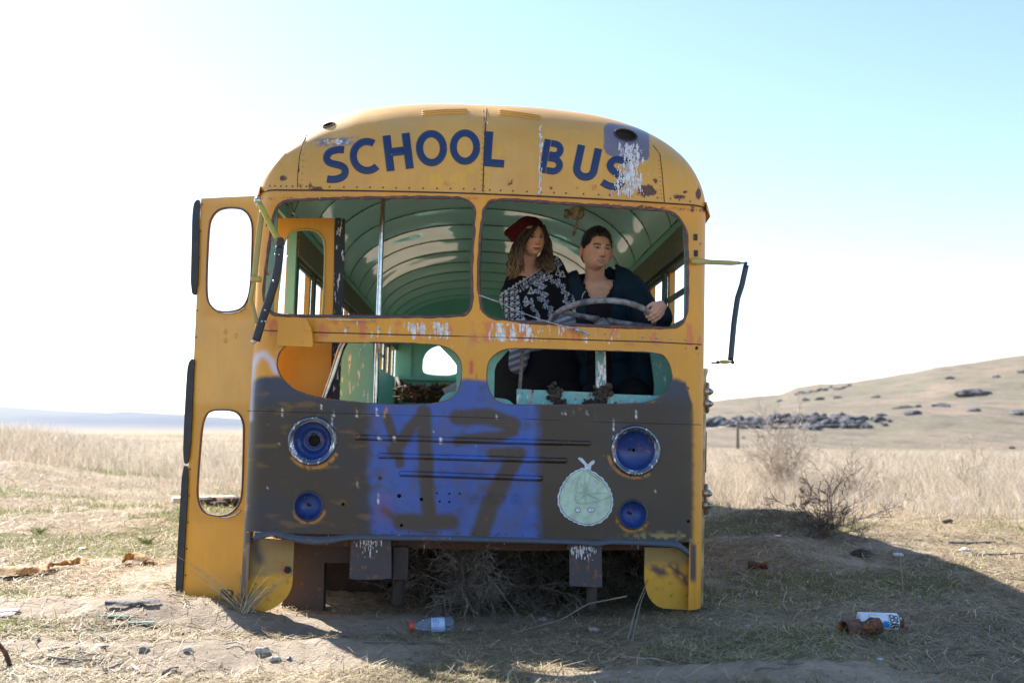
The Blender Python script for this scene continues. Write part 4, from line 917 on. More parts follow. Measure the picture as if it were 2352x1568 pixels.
ub([(904, 1256), (938, 1256), (936, 1330), (903, 1330)], .14, .06, M_rust, 'jack_post'); pipe([(916, 1330), (914, 1392)], .18, .03, M_under, 'post_stub'); pipe([(1360, 1345), (1357, 1400)], .12, .028, M_rust, 'post_stub')
b = MB(); b.box((0, 4.9, .50), (2.2, 8.6, .05)); b.box((0, .8, .45), (2.3, .06, .3)); b.box((-.35, 4.4, .42), (.1, 7.6, .14)); b.box((.45, 4.4, .42), (.1, 7.6, .14)); b.build('chassis', M_under, bus)
b = MB(); b.box((-.8, 1.3, .28), (.22, .7, .7), bev=.06); b.box((.8, 1.5, .25), (.3, .8, .6), bev=.06); b.build('axle_stump', M_under, bus)
for sgn in (-1, 1):
    b = MB(); b.box((sgn*(W-.02), 5.2, .16), (.02, 8.2, .5)); b.build('side_skirt', M_yel, bus)
rr = random.Random(9); brk = [c_o for c_o in bus.children if c_o.name.startswith('bumper_bracket')]
for x0, y0, n, o_b in ((845, 1240, 60, brk[0]), (1330, 1256, 110, brk[1])):
    b = MB(); x1_, x2_ = (810, 896) if x0 < 1000 else (1311, 1380)
    for _ in range(n):
        x = x0+rr.gauss(0, 18 if x0 < 1000 else 20)
        if x1_ < x < x2_: p = P(x, y0+abs(rr.gauss(0, 12)), .075 if x0 < 1000 else .036); b.ball(p, (rr.uniform(.001, .004), .0015, rr.expovariate(1/.006)+.001), 4, (.62, .62, .70))
    join(b.build('bird_droppings', M_attr, bus, True), o_b)
# ------------------------------------------------------------------ people
def organic(shapes, voxel=.009, smooth=4, inflate=0.0, disp=None):
    """one continuous surface from overlapping tapered limbs: ((p0, r0), (p1, r1), ...) chains or (centre, (rx,ry,rz)) balls"""
    b = MB()
    for sh in shapes:
        if len(sh) == 2 and isinstance(sh[0], np.ndarray):
            b.ball(sh[0], np.array(sh[1])+inflate, 14)
        else:
            for (p0, r0), (p1, r1) in zip(sh[:-1], sh[1:]):
                p0, p1 = np.asarray(p0, float), np.asarray(p1, float); r0 = np.broadcast_to(r0, (3,))+inflate; r1 = np.broadcast_to(r1, (3,))+inflate
                n = max(2, int(np.linalg.norm(p1-p0)/(min(r0.min(), r1.min())*.35))+1)
                for t in np.linspace(0, 1, n+1): b.ball(p0*(1-t)+p1*t, r0*(1-t)+r1*t, 8)
    me = bpy.data.meshes.new('tmp'); me.from_pydata([tuple(v) for v in b.arr()], [], b.f)
    o = bpy.data.objects.new('tmp', me); COLL.objects.link(o)
    m = o.modifiers.new('r', 'REMESH'); m.mode = 'VOXEL'; m.voxel_size = voxel
    if smooth:
        m2 = o.modifiers.new('s', 'SMOOTH'); m2.factor = .5; m2.iterations = smooth
    dg = bpy.context.evaluated_depsgraph_get(); e = bpy.data.meshes.new_from_object(o.evaluated_get(dg))
    v = np.zeros(len(e.vertices)*3); e.vertices.foreach_get('co', v); v = v.reshape(-1, 3); nn = np.zeros(len(e.vertices)*3); e.vertices.foreach_get('normal', nn); nn = nn.reshape(-1, 3)
    f = [tuple(p.vertices) for p in e.polygons]
    bpy.data.objects.remove(o); bpy.data.meshes.remove(me); bpy.data.meshes.remove(e)
    if disp is not None: v = v+nn*disp(v)[:, None]
    return v, f, nn
def n3(v, sc, seed=0.0):
    return np.array([mnoise.noise(Vector((p[0]*sc+seed, p[1]*sc, p[2]*sc))) for p in v])
def ga(a, b=0.0): return np.exp(-a*a-b*b)
def head(sex, gx=0.0, gz=0.0):
    """head surface in its own axes: x to the viewer's right, -y forward, z up"""
    nl, nt = 150, 210
    la = np.linspace(-math.pi/2, math.pi/2, nl); t = np.linspace(-1, 1, nt, endpoint=False); lo = math.pi*np.sign(t)*np.abs(t)**1.35
    LA, LO_ = np.meshgrid(la, lo, indexing='ij')
    dx, dy, dz = np.sin(LO_)*np.cos(LA), -np.cos(LO_)*np.cos(LA), np.sin(LA)
    fem = sex == 'f'
    x = (.0765 if not fem else .072)*dx; y = .096*dy; z = .119*dz; EX_ = .0315 if not fem else .0290
    fr = sst(0, .6, -dy); lowr = np.clip(-z/.119, 0, 1)
    x = x*(1-(.30 if fem else .27)*lowr**1.8)*(1+.03*ga((z-.03)/.05)); y = y*(1+.05*np.clip(z/.1, 0, 1)); y = np.where(dy < 0, y*(1-.10*sst(.0, 1, dz)), y*(1-.35*lowr**2))
    ax = np.abs(x)
    e = 0*x
    nz = np.clip((.026-z)/.056, 0, 1)**1.1*np.where(z > -.030, 1, np.exp(-((z+.030)/.006)**2))
    e += (.019 if not fem else .0165)*ga(x/(.0085+.006*nz))*nz + .006*ga((ax-.0125)/.0065, (z+.031)/.0065)
    e += -.0085*ga((ax-.031)/.017, (z-.012)/.011)+.0035*ga((ax-.032)/.013, (z-.008)/.008)
    e += (.0042 if not fem else .002)*ga(x/.055, (z-.030)/.009)
    e += (.0052)*ga(x/.026, (z+.058)/.012)-.0030*ga(x/.024, (z+.0575)/.0022)-.0012*ga(x/.003, (z+.045)/.006)
    e += .007*ga(x/.022, (z+.100)/.015)-.0035*ga(x/.022, (z+.077)/.007)+.0045*ga((ax-.044)/.02, (z+.018)/.024)-.002*ga((ax-.036)/.012, (z+.045)/.02)
    if not fem: e += .0025*ga((ax-.030)/.008, (z+.050)/.018)
    y = y-e*fr; zc_ = np.where(z < -.0625, -.0625+(z+.0625)*(.66 if fem else .80), z); v = np.stack([x, y, zc_], -1).reshape(-1, 3); x, y, z, fr = [q.reshape(-1) for q in (x, y, z, fr)]; ax = np.abs(x)
    sk = np.array((.64, .35, .23) if fem else (.64, .36, .26)); c = np.tile(sk, (len(x), 1))
    c = bl(c, .55*ga((ax-.040)/.022, (z+.022)/.02)*fr, (.46, .17, .12)); c = bl(c, .5*ga(x/.016, (z+.028)/.012)*fr, (.45, .18, .125))
    c = bl(c, .45*ga((ax-.031)/.018, (z-.010)/.010)*fr, (.22, .11, .08))
    if not fem:
        st = np.maximum(ga(x/.034, (z+.102)/.020), .8*ga(x/.026, (z+.043)/.006)); st = np.maximum(st, .7*sst(-.085, -.11, z)); c = bl(c, st*.68*fr, (.085, .06, .05))
    arch = .0255+.004*(1-((ax-.034)/.018)**2); bw = ga((z-arch)/(.0050 if not fem else .0032))*sst(.011, .016, ax)*(1-sst(.048, .054, ax)); c = bl(c, np.clip(bw*1.3, 0, 1)*fr*.9, (.02, .014, .012))
    if fem: c = bl(c, np.maximum(sst(-.045, -.030, y)*sst(-.05, -.03, z), sst(.072, .080, z)), (.022, .014, .012))
    # mouth
    mw = .025 if fem else .028; up = .0066 if fem else .0055; lw_ = .0085 if fem else .007; mz = -.0575+.0025*(ax/mw)**2*(1.0)
    lip = np.clip(1-(ax/mw)**2, 0, 1)**.6
    ml = (z < mz+up*lip) & (z > mz-lw_*lip) & (ax < mw) & (fr > .5); c[ml] = (.36, .085, .08) if fem else (.34, .13, .105)
    if fem: ln_ = (np.abs(z-mz) < .0011*lip+.0002) & (ax < mw) & (fr > .5); c[ln_] = (.10, .02, .02)
    else:
        tw = .0225; lt = np.clip(1-(ax/tw)**2, 0, 1)**.5; ln_ = (np.abs(z-mz+.0004) < .0036*lt) & (ax < tw) & (fr > .5); c[ln_] = (.46, .42, .39)
        ln_ = ((np.abs(np.abs(z-mz+.0004)-.0040*lt) < .0012)) & (ax < tw+.002) & (fr > .5); c[ln_] = (.10, .03, .03)
    c = bl(c, ga((ax-.0075)/.004, (z+.0365)/.0022)*fr, (.05, .02, .015))
    # eyes
    ey = .0095; ew = .0160; eh = .0078 if fem else .0064
    u = (ax-EX_)/ew; top = ey+eh*np.clip(1-u*u, 0, 1)**.7+.001*u; bot = ey-eh*.75*np.clip(1-u*u, 0, 1)
    eye = (np.abs(u) < 1) & (z < top) & (z > bot) & (fr > .3); c[eye] = (.40, .37, .36)
    ixc = x-np.sign(x)*EX_-gx; iris = eye & (ixc**2+(z-ey-gz)**2 < .0070**2); c[iris] = (.035, .018, .012)
    glint = eye & ((ixc+.002)**2+(z-ey-gz-.002)**2 < .0014**2); c[glint] = (.8, .8, .8)
    lash = (np.abs(u) < 1.08) & (fr > .3) & (np.abs(z-top-.0006) < (.0026 if fem else .0017)); c[lash] = (.015, .01, .01)
    lash = (np.abs(u) < .95) & (fr > .3) & (np.abs(z-bot) < .0007); c[lash] = (.10, .05, .04)
    ii = np.arange(nl*nt).reshape(nl, nt); r = np.roll(ii, -1, 1)
    f = np.stack([ii[:-1], r[:-1], r[1:], ii[1:]], -1).reshape(-1, 4)
    b = MB(); b.add(v, f, c)
    for s in (-1, 1) if not fem else ():       # ears (hers are under the hair)
        b.ball((s*.084, .004, -.006), (.009, .021, .033), 12, (.52, .25, .18), rot3('Z', s*.75)); b.ball((s*.090, -.002, -.002), (.005, .012, .020), 8, (.26, .11, .08), rot3('Z', s*.75))
    return b, v
def place(v, rot, sc, c): return (np.asarray(v)*sc) @ rot.T+c
def hand_shapes(m, s=1.0):
    """right-angled grip: m maps hand space (x along knuckles from little finger to index, y towards the fingertips, z out of the back) to the bus frame"""
    T = lambda x, y, z: np.array(m(x*s, y*s, z*s))
    sh = [((T(-.028, -.035, 0), .015*s), (T(-.030, .030, 0), .014*s)), ((T(-.010, -.040, .002), .017*s), (T(-.010, .034, .003), .015*s)), ((T(.012, -.040, .002), .017*s), (T(.010, .036, .003), .015*s)), ((T(.024, -.030, 0), .015*s), (T(.030, .032, 0), .014*s))]
    for _i, (x, L, w) in enumerate([(-.032, .78, .0078), (-.011, .95, .0088), (.010, 1.0, .009), (.031, .93, .0088)]):
        sh.append(((T(x, .032, .002), w*1.12*s), (T(x*1.02, .032+.030*L, -.010), w*1.05*s), (T(x*1.02, .032+.038*L, -.034*L), w*s), (T(x, .032+.016*L, -.047*L), w*.85*s)))
    sh.append(((T(.026, -.022, -.004), .0135*s), (T(.046, -.002, -.014), .0115*s), (T(.050, .022, -.026), .0105*s), (T(.046, .042, -.034), .009*s)))
    return sh
def cut_faces(v, f, keep):
    k = keep(v); return [q for q in f if all(k[i] for i in q)]
# ---- man at the wheel
YM = .64
mroot = empty('person', BT+BM @ P(1400, 905, YM+.1), 'man with short black hair in a dark teal hooded jacket, holding the steering wheel', 'person')
hm = rot3('Z', R_(17)) @ rot3('X', R_(4)) @ rot3('Y', R_(1)); hc = P(1369, 577, YM-.06); hs = 1.07
hb_, hv = head('m', .0012, .001)
hv_ = place(hb_.arr(), hm, hs, hc)
neck = [((hc+(0, .035, -.06), .058), (P(1366, 640, YM+.05), .060), (P(1370, 668, YM+.09), .075))]
chest = [((P(1330, 668, YM+.10), (.07, .07, .055)), (P(1370, 662, YM+.08), (.09, .085, .06)), (P(1440, 668, YM+.10), (.085, .08, .06))),
         (P(1375, 720, YM+.08), (.17, .115, .15)), (P(1385, 790, YM+.08), (.165, .11, .17)), (P(1395, 870, YM+.10), (.16, .12, .14))]
cv, cf, cn = organic(neck+chest, .008, 6)
rimp = wpt(-30, rad)
# hand frame: knuckles run along the rim, fingers curl over it towards the camera side
kx = np.array([-.45, -.30, .55]); kx /= np.linalg.norm(kx); ky = np.array([-.72, -.45, -.42]); ky -= kx*(ky @ kx); ky /= np.linalg.norm(ky); kz = np.cross(kx, ky); 
if kz[2] < 0 and False: kz = -kz
kz = kz if kz[1] < 0 else -kz; hand_p = rimp-ky*.040+kz*.030
HMM = lambda x, y, z: hand_p+kx*x+ky*y+kz*z
hv2, hf2, _ = organic(hand_shapes(HMM, .98)+[((HMM(0, -.03, 0), .024), (hand_p+(.03, .07, -.02), .027))], .0028, 3)
b = MB(); b.v, b.f, b.c, b.n = [hv_], list(hb_.f), [np.concatenate(hb_.c)], len(hv_)
b.add(cv, cf, (.58, .34, .26)); b.add(hv2, hf2, (.62, .36, .28))
b.build('body', M_skin, mroot, True, xf=True)
# shirt and jacket follow the chest
cols_dark = (.010, .009, .013)
sv, sf, _ = organic(chest, .009, 6, .010)
neckpoly = [(1322, 600), (1342, 645), (1350, 668), (1360, 688), (1373, 697), (1386, 690), (1397, 672), (1405, 655), (1418, 600)]
def outside(poly, front=True):
    def k(v):
        px, py = proj(v); return ~(inside(poly, px, py) & (v[:, 1] < YM+.16))
    return k
sf2 = cut_faces(sv, sf, outside(neckpoly)); b = MB(); b.add(sv, sf2, cols_dark); b.build('shirt', M_cloth, mroot, True, xf=True)
jk = chest+[((P(1328, 655, YM+.12), .075), (P(1308, 700, YM+.20), .060), (P(1300, 760, YM+.25), .055)),
            ((P(1448, 664, YM+.10), .078), (P(1472, 698, YM+.05), .070), (P(1486, 730, YM-.04), .062)), ((P(1486, 730, YM-.04), .060), (P(1500, 738, YM-.12), .054), (hand_p+(.035, .115, -.035), .046), (hand_p+(.030, .055, -.012), .036)),
            ((P(1400, 622, YM+.12), (.045, .04, .035)), (P(1428, 640, YM+.10), (.06, .06, .05)), (P(1440, 662, YM+.06), (.055, .06, .05))), ((P(1345, 642, YM+.14), (.04, .05, .035)), (P(1325, 655, YM+.10), (.05, .05, .04))),
            ((P(1465, 760, YM+.10), (.08, .09, .1)), (P(1478, 880, YM+.12), (.07, .1, .1)))]
fold = lambda v: .009*n3(v*np.array([1, 1, .7]), 11, 3)+.004*n3(v, 30, 9)
jv, jf, _ = organic(jk, .009, 5, .016, fold)
openp = [(1300, 560), (1336, 640), (1346, 700), (1350, 800), (1350, 960), (1408, 960), (1402, 800), (1405, 720), (1410, 665), (1412, 600), (1404, 560)]
jf = cut_faces(jv, jf, outside(openp)); px, py = proj(jv)
jc = np.tile(np.array([.008, .025, .046]), (len(jv), 1)); jc = bl(jc, (1-sst(1380, 1400, px))*.6, (.010, .022, .034))
b = MB(); b.add(jv, jf, jc); jo = b.build('jacket', M_cloth, mroot, True, xf=True)
b = MB(); q = resample(np.array([(1409, 668), (1405, 720), (1404, 780), (1408, 860)], float), 8, False); b.tube(P(q[:, 0], q[:, 1], YM-.045), .005, 6, (.012, .02, .03)); b.build('zip_edge', M_cloth, jo, True, xf=True)
b = MB(); b.tube(P([1345, 1339, 1336], [668, 676, 686], YM-.04), [.003, .004, .002], 6, (.4, .42, .45)); b.build('collar_zip_tip', M_cloth, jo, True, xf=True)
# hair
def hairshell(hv, sel, lift, rot, sc, c, col, seed=1.0, nz=.004):
    nl, nt = 150, 210; n = hv/np.linalg.norm(hv, axis=1)[:, None]; m = sel(hv)
    amt = lift(hv)*m + nz*np.array([mnoise.noise(Vector((p[0]*60+seed, p[1]*60, p[2]*25))) for p in hv])*m
    w = hv+n*amt[:, None]; ii = np.arange(nl*nt).reshape(nl, nt); r = np.roll(ii, -1, 1); f = np.stack([ii[:-1], r[:-1], r[1:], ii[1:]], -1).reshape(-1, 4)
    f = f[(m[f] > .02).all(1)]; b = MB(); b.add(place(w, rot, sc, c), f, col); return b
def msel(v):
    x, y, z = v.T; hl = np.interp(np.abs(x), [0, .03, .05, .062, .08], [.072, .070, .060, .030, .012]); frontm = sst(-.002, .003, z-hl+.0015*np.sin(x*900))
    back = sst(-.004, .012, y-.012+.25*(z-.02)); nape = sst(-.075, -.055, z); side = sst(.0, .01, y+.030)*sst(.004, .02, z); return np.clip(np.maximum(frontm, np.maximum(back*nape, side)), 0, 1)
mh = hairshell(hv, msel, lambda v: .006+.012*sst(.03, .09, v[:, 2])+.008*ga((v[:, 0]-.02)/.05, (v[:, 1]+.06)/.04)*sst(.05, .08, v[:, 2]), hm, hs, hc, (.005, .0045, .006)); R3 = random.Random(6)
_sel = msel(hv); _idx = [i for i in np.nonzero((_sel > .6) & (hv[:, 2] > .02))[0]]
for i in R3.sample(_idx, 900):
    p = hv[i]; nn = p/np.linalg.norm(p); k = .008+.014*float(sst(.03, .09, p[2])); d = np.array([R3.gauss(.25, .3), R3.gauss(.1, .3), R3.gauss(.1, .2)]); q0 = p+nn*k*.7; q1 = q0+(nn*.4+d)*.006; q2 = q1+(nn*.05+d)*.006
    mh.tube(place(np.array([q0, q1, q2]), hm, hs, hc), [.0016, .0012, .0004], 4, (.005, .0045, .006))
mh.build('hair', M_hair, mroot, True, xf=True)
lg = organic([((P(1385, 905, YM+.15), .12), (P(1370, 915, YM-.10), .10)), ((P(1450, 905, YM+.15), .12), (P(1455, 915, YM-.12), .10)), ((P(1370, 915, YM-.10), .08), (P(1370, 1010, YM-.05), .06)), ((P(1455, 915, YM-.12), .08), (P(1455, 1015, YM-.05), .06))], .012, 4)
b = MB(); b.add(lg[0], lg[1], (.010, .010, .012)); b.build('trousers', M_cloth, mroot, True, xf=True)
# ---- woman
YWm = .70
wroot = empty('person', BT+BM @ P(1265, 905, YWm+.1), 'woman in a burgundy beanie and a black and white zigzag patterned knit jumper', 'person')
hw = rot3('Y', R_(-2)) @ rot3('Z', R_(17)) @ rot3('X', R_(3)); wc_ = P(1222, 552, YWm-.06); ws = .98
wb_, wv_ = head('f', -.0022, 0)
nk = [((wc_+(-.005, .03, -.06), .045), (P(1216, 610, YWm+.03), .045), (P(1214, 640, YWm+.08), .07))]
wch = [((P(1192, 650, YWm+.10), (.055, .06, .05)), (P(1220, 640, YWm+.08), (.07, .07, .05)), (P(1262, 615, YWm+.10), (.06, .06, .05)))]
nv, nf, _ = organic(nk+wch, .008, 5)
b = MB(); b.v, b.f, b.c, b.n = [place(wb_.arr(), hw, ws, wc_)], list(wb_.f), [np.concatenate(wb_.c)], len(wb_.arr())
b.add(nv, nf, (.56, .32, .22)); b.build('body', M_skin, wroot, True, xf=True)
swt = wch+[((P(1184, 652, YWm+.09), .055), (P(1172, 682, YWm+.04), .056), (P(1188, 728, YWm-.02), .058), (P(1198, 780, YWm), .060), (P(1190, 838, YWm+.02), .045)),
           ((P(1270, 612, YWm+.10), .056), (P(1292, 660, YWm+.06), .060), (P(1305, 712, YWm+.0), .060), (P(1296, 755, YWm-.04), .052)),
           (P(1232, 690, YWm+.07), (.155, .11, .14)), (P(1245, 760, YWm+.07), (.15, .11, .15)), (P(1210, 668, YWm+.08), (.09, .085, .07)), (P(1258, 640, YWm+.07), (.09, .08, .07))]
fw = lambda v: .006*n3(v*np.array([1, 1, .6]), 9, 5)+.003*n3(v, 26, 2)
kv, kf, _ = organic(swt, .0045, 7, .012, fw)
nkp = [(1150, 560), (1172, 622), (1188, 634), (1204, 630), (1232, 613), (1258, 594), (1262, 560)]
kf = cut_faces(kv, kf, lambda v: ~(inside(nkp, *proj(v)) & (v[:, 1] < YWm+.2)))
def knit(v):
    px, py = proj(v); n = len(px); BLK, WHT, GRY = np.array([.010, .011, .016]), np.array([.50, .52, .58]), np.array([.13, .16, .24])
    c = np.tile(BLK, (n, 1)); q = lambda a, s: np.floor(a/s)*s
    gx, gy = q(px, 1.9), q(py, 1.9)
    # shoulder-to-cuff bands run along the slanting neckline: coordinate t across the bands, u along them
    a = R_(-33); u = (gx-1204)*math.cos(a)+(gy-629)*math.sin(a); t = -(gx-1204)*math.sin(a)+(gy-629)*math.cos(a); t2 = t
    def band(lo, hi): return (t >= lo) & (t < hi)
    m = band(6, 12) & ((np.floor(u/5) % 2 == 0) | (t > 9)); c[m] = WHT
    m = band(14, 30); cell = (u/22) % 1; mm = m & (np.abs(cell-.5) < .34-.1*np.abs((t-22)/8)); c[mm] = GRY; mm = m & (np.abs(cell-.5) < .34) & (np.abs(np.abs(t-22)-5) < 2) & (np.floor(gx/4) % 2 == 0); c[mm] = WHT; c[m & (np.abs(cell) < .06)] = WHT
    # big stepped zigzag
    def zig(path, wd, colr, step=6):
        d = np.min([seg(gx, gy, path[i], path[i+1]) for i in range(len(path)-1)], axis=0); w = wd*(1+.25*np.sign(np.sin((gx+gy)*2*math.pi/step))); mk = d < w; c[mk] = colr
    zz1 = [(1227, 651), (1265, 634), (1268, 646), (1280, 643), (1282, 656), (1294, 656), (1291, 668), (1303, 673), (1296, 690), (1306, 696), (1300, 712)]
    zz2 = [(1227, 651), (1250, 656), (1229, 668), (1255, 676), (1236, 684), (1256, 692), (1250, 702), (1266, 708), (1262, 722)]
    for z_ in (zz1, zz2): zig(z_, 3.7, WHT); zig(z_, 2.1, GRY); 
    zz3 = [(1205, 700), (1219, 688), (1222, 708), (1232, 716), (1236, 730)]
    zig(zz3, 3.6, WHT); zig(zz3, 1.8, GRY)
    for (x, y) in ((1219, 664), (1207, 684), (1281, 622), (1291, 626)):
        tr = (gy > y-8) & (gy < y+10) & (np.abs(gx-x) < (gy-y+8)*.42); inn = (gy > y-3) & (gy < y+7) & (np.abs(gx-x) < (gy-y+3)*.32); c[tr & ~inn] = WHT
    # patterned sleeve on the left
    slv = (px < np.interp(py, [620, 660, 700, 735, 800, 860], [1176, 1190, 1198, 1210, 1215, 1212])) & (t > 10) | ((px > 1311) & (py > 650))
    du = ((px-1150)/13) % 1-.5; dv = ((py-640+px*.15)/13) % 1-.5; di = np.abs(du)+np.abs(dv)
    c[slv] = WHT; c[slv & (np.abs(di-.44) < .13)] = BLK; c[slv & (di < .17)] = BLK; c[slv & (np.abs(du) < .10) & (di < .34)] = BLK; k2 = slv & (((py-640+px*.15)/26 % 1) < .18); c[k2 & (np.floor(px/3) % 2 == 0)] = GRY
    ed = np.abs(px-np.interp(py, [620, 660, 700, 735, 800, 860], [1176, 1190, 1198, 1210, 1215, 1212])) < 1.6; c[ed & (t > 10)] = BLK
    low = (py > 735) | ((px > 1276) & (py > 716)); f = (np.sin((py+px*.35)*.42) > .2); c[low & f] = WHT*.8; c[low & ~f] = GRY
    return c
b = MB(); b.add(kv, kf, knit(kv)); b.build('jumper', M_knit, wroot, True, xf=True)
# black trousers or skirt
lg = organic([(P(1265, 850, YWm+.08), (.17, .13, .20)), ((P(1235, 900, YWm+.1), .12), (P(1240, 925, YWm-.1), .09)), ((P(1300, 900, YWm+.1), .12), (P(1310, 925, YWm-.1), .09)), ((P(1240, 925, YWm-.1), .08), (P(1240, 1010, YWm), .06)), ((P(1310, 925, YWm-.1), .08), (P(1310, 1010, YWm), .06)), (P(1290, 800, YWm+.10), (.17, .12, .14))], .012, 4)
b = MB(); b.add(lg[0], lg[1], (.010, .010, .013)); b.build('trousers', M_cloth, wroot, True, xf=True)
# beanie: slouched back and to the left
bn = [(P(1221, 528, YWm-.03), (.078, .096, .078)), ((P(1212, 526, YWm), .078), (P(1182, 532, YWm+.05), .042), (P(1166, 535, YWm+.07), .024)), (P(1199, 548, YWm+.03), (.048, .07, .055)), (P(1182, 542, YWm+.05), (.040, .05, .034))]
bv_, bf_, _ = organic(bn, .006, 6, 0, lambda v: .002*n3(v, 25, 1))
bfp = [(1183, 640), (1184, 564), (1190, 549), (1201, 537), (1214, 530), (1233, 522), (1244, 523), (1251, 530), (1253, 560), (1290, 560), (1290, 640)]
bf_ = cut_faces(bv_, bf_, lambda v: ~(inside(bfp, *proj(v)) & (v[:, 1] < YWm+.2)))
b = MB(); b.add(bv_, bf_, (.085, .008, .014)); bo = b.build('beanie', M_knit, wroot, True, xf=True)
# hair in many wavy locks
rr = random.Random(4); hb2 = MB()
def locks(pts, Ys, n, spread, r0, jit=6, gd=1):
    pts = np.array(pts, float)
    for _ in range(n):
        o = rr.gauss(0, 1)*spread; o2 = rr.gauss(0, .5); ph = rr.uniform(0, 6.3); am = rr.uniform(3, jit*1.3); L = rr.uniform(.75, 1.05)
        q = resample(chaikin(pts, 2, False), 5, False); m = len(q); t = np.linspace(0, 1, m)*L; q = np.stack([np.interp(t, np.linspace(0, 1, m), q[:, i]) for i in (0, 1)], 1)
        q = q+np.stack([o*(.35+.65*t)+am*np.sin(t*11+ph)*t+.35*am*np.sin(t*23+ph*2)*t, o2*3*t+2*np.cos(t*7+ph)*t], 1)
        Y = np.interp(t, np.linspace(0, 1, len(Ys)), Ys)+rr.gauss(0, .012)+.008*np.sin(t*8+ph)
        gold = np.clip((t-.38)*1.8, 0, 1)*rr.uniform(.1, 1)*(.35+.65*gd); c = (1-gold)[:, None]*np.array([.022, .013, .010])+gold[:, None]*np.array([.36, .21, .09])
        hb2.tube(P(q[:, 0], q[:, 1], Y), r0*np.interp(t, [0, .15, .7, 1.05], [.6, 1, .9, .2]), 6, c)
yh = YWm-.12
locks([(1236, 512), (1224, 527), (1210, 544), (1198, 560), (1192, 582), (1184, 602), (1186, 620), (1176, 637)], [yh-.035, yh-.045, yh-.03, yh-.0, yh, yh+.0, yh, yh], 110, 5.0, .0036, 8)
locks([(1212, 525), (1196, 545), (1184, 575), (1184, 598), (1177, 616), (1179, 633)], [yh-.02, yh+.01, yh+.02, yh+.01, yh, yh], 110, 5.5, .0040, 9)
locks([(1204, 536), (1194, 560), (1192, 585), (1190, 608), (1196, 628)], [yh+.02, yh+.03, yh+.03, yh+.02, yh], 80, 5, .0046, 8, .2)
locks([(1247, 516), (1253, 535), (1256, 560), (1262, 585), (1258, 606), (1264, 622)], [yh+.0, yh+.03, yh+.05, yh+.05, yh+.03, yh+.02], 90, 4.4, .0036, 9, .4)
locks([(1246, 560), (1250, 580), (1240, 602), (1244, 618)], [yh+.10, yh+.09, yh+.07, yh+.05], 26, 5, .006, 4, 0)
locks([(1238, 512), (1226, 526), (1213, 542), (1202, 556), (1199, 575)], [yh-.04, yh-.05, yh-.04, yh-.02, yh], 34, 2.0, .0045, 2, 0)
hb2.build('hair', M_hair, wroot, True, xf=True)
# ------------------------------------------------------------------ ground sheet
fa = np.r_[np.arange(-36, 36, .22), np.arange(36, 324, 4.0)]; fa = R_(1)*fa+YAW if False else np.radians(fa)+YAW
rad_ = [0.15, .6, 1.1, 1.6]
while rad_[-1] < 9300: rad_.append(rad_[-1]*(1.0125 if 3.2 < rad_[-1] < 14 else 1.022 if rad_[-1] < 700 else 1.06))
rad_ = np.array(rad_); RR, AA = np.meshgrid(rad_, fa, indexing='ij'); gxx = CAM[0]+RR*np.sin(AA); gyy = CAM[1]+RR*np.cos(AA); gzz = ground_z(gxx, gyy)
fine_ = (fbm(gxx*28, gyy*28, 2)-.5)*.012*(RR < 14)+(fbm(gxx*14+5, gyy*9, 2)-.5)*.02*(RR < 16); gzz = gzz+fine_
gv = np.stack([gxx, gyy, gzz], -1).reshape(-1, 3); nr, na = RR.shape; gi = np.arange(nr*na).reshape(nr, na); gr_ = np.roll(gi, -1, 1)
gf = np.stack([gi[:-1], gr_[:-1], gr_[1:], gi[1:]], -1).reshape(-1, 4)[:, ::-1]
# bare dirt / green / straw cover map (real patches of ground, in metres)
PATCH = [(G(170, 1385), .55, .22), (G(640, 1490), .75, .26), (G(1690, 1530), .85, .20), (G(960, 1420), .9, .14), (G(450, 1415), .5, .12), (G(300, 1475), .9, .10), (G(800, 1445), .6, .12)]
def cover(x, y):
    r = np.hypot(x-CAM[0], y-CAM[1]); n = fbm(x*1.3+9, y*1.3+2, 4); d = 0*x
    for (c, a, b_) in PATCH: d = np.maximum(d, np.exp(-((x-c[0])/a)**4-((y-c[1])/b_)**4))
    d = np.clip(d+.0*(n-.5), 0, 1); d = np.maximum(d, sst(.66, .76, n)*.7)
    px = 1176+F*np.tan(np.clip(np.arctan2(x-CAM[0], y-CAM[1])-YAW, -1, 1))
    g = sst(.46, .64, fbm(x*.8+31, y*1.1+4, 4))*(1-d); g = g*np.where(px < 800, 1.0, .55)
    hill = sst(110, 170, r)*(px > 1300)
    g = np.maximum(g*(1-sst(20, 60, r)), hill*sst(.35, .65, fbm(x*.012, y*.02+5, 4))*.75)
    return d, g, hill
D_, G_, H_ = cover(gxx, gyy)
sh = np.exp(-((gxx-1.2)/2.3)**4-((gyy+.9)/1.0)**4)
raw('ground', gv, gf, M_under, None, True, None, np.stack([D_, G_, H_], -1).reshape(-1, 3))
ground = bpy.data.objects['ground']; tag(ground, kind='structure')
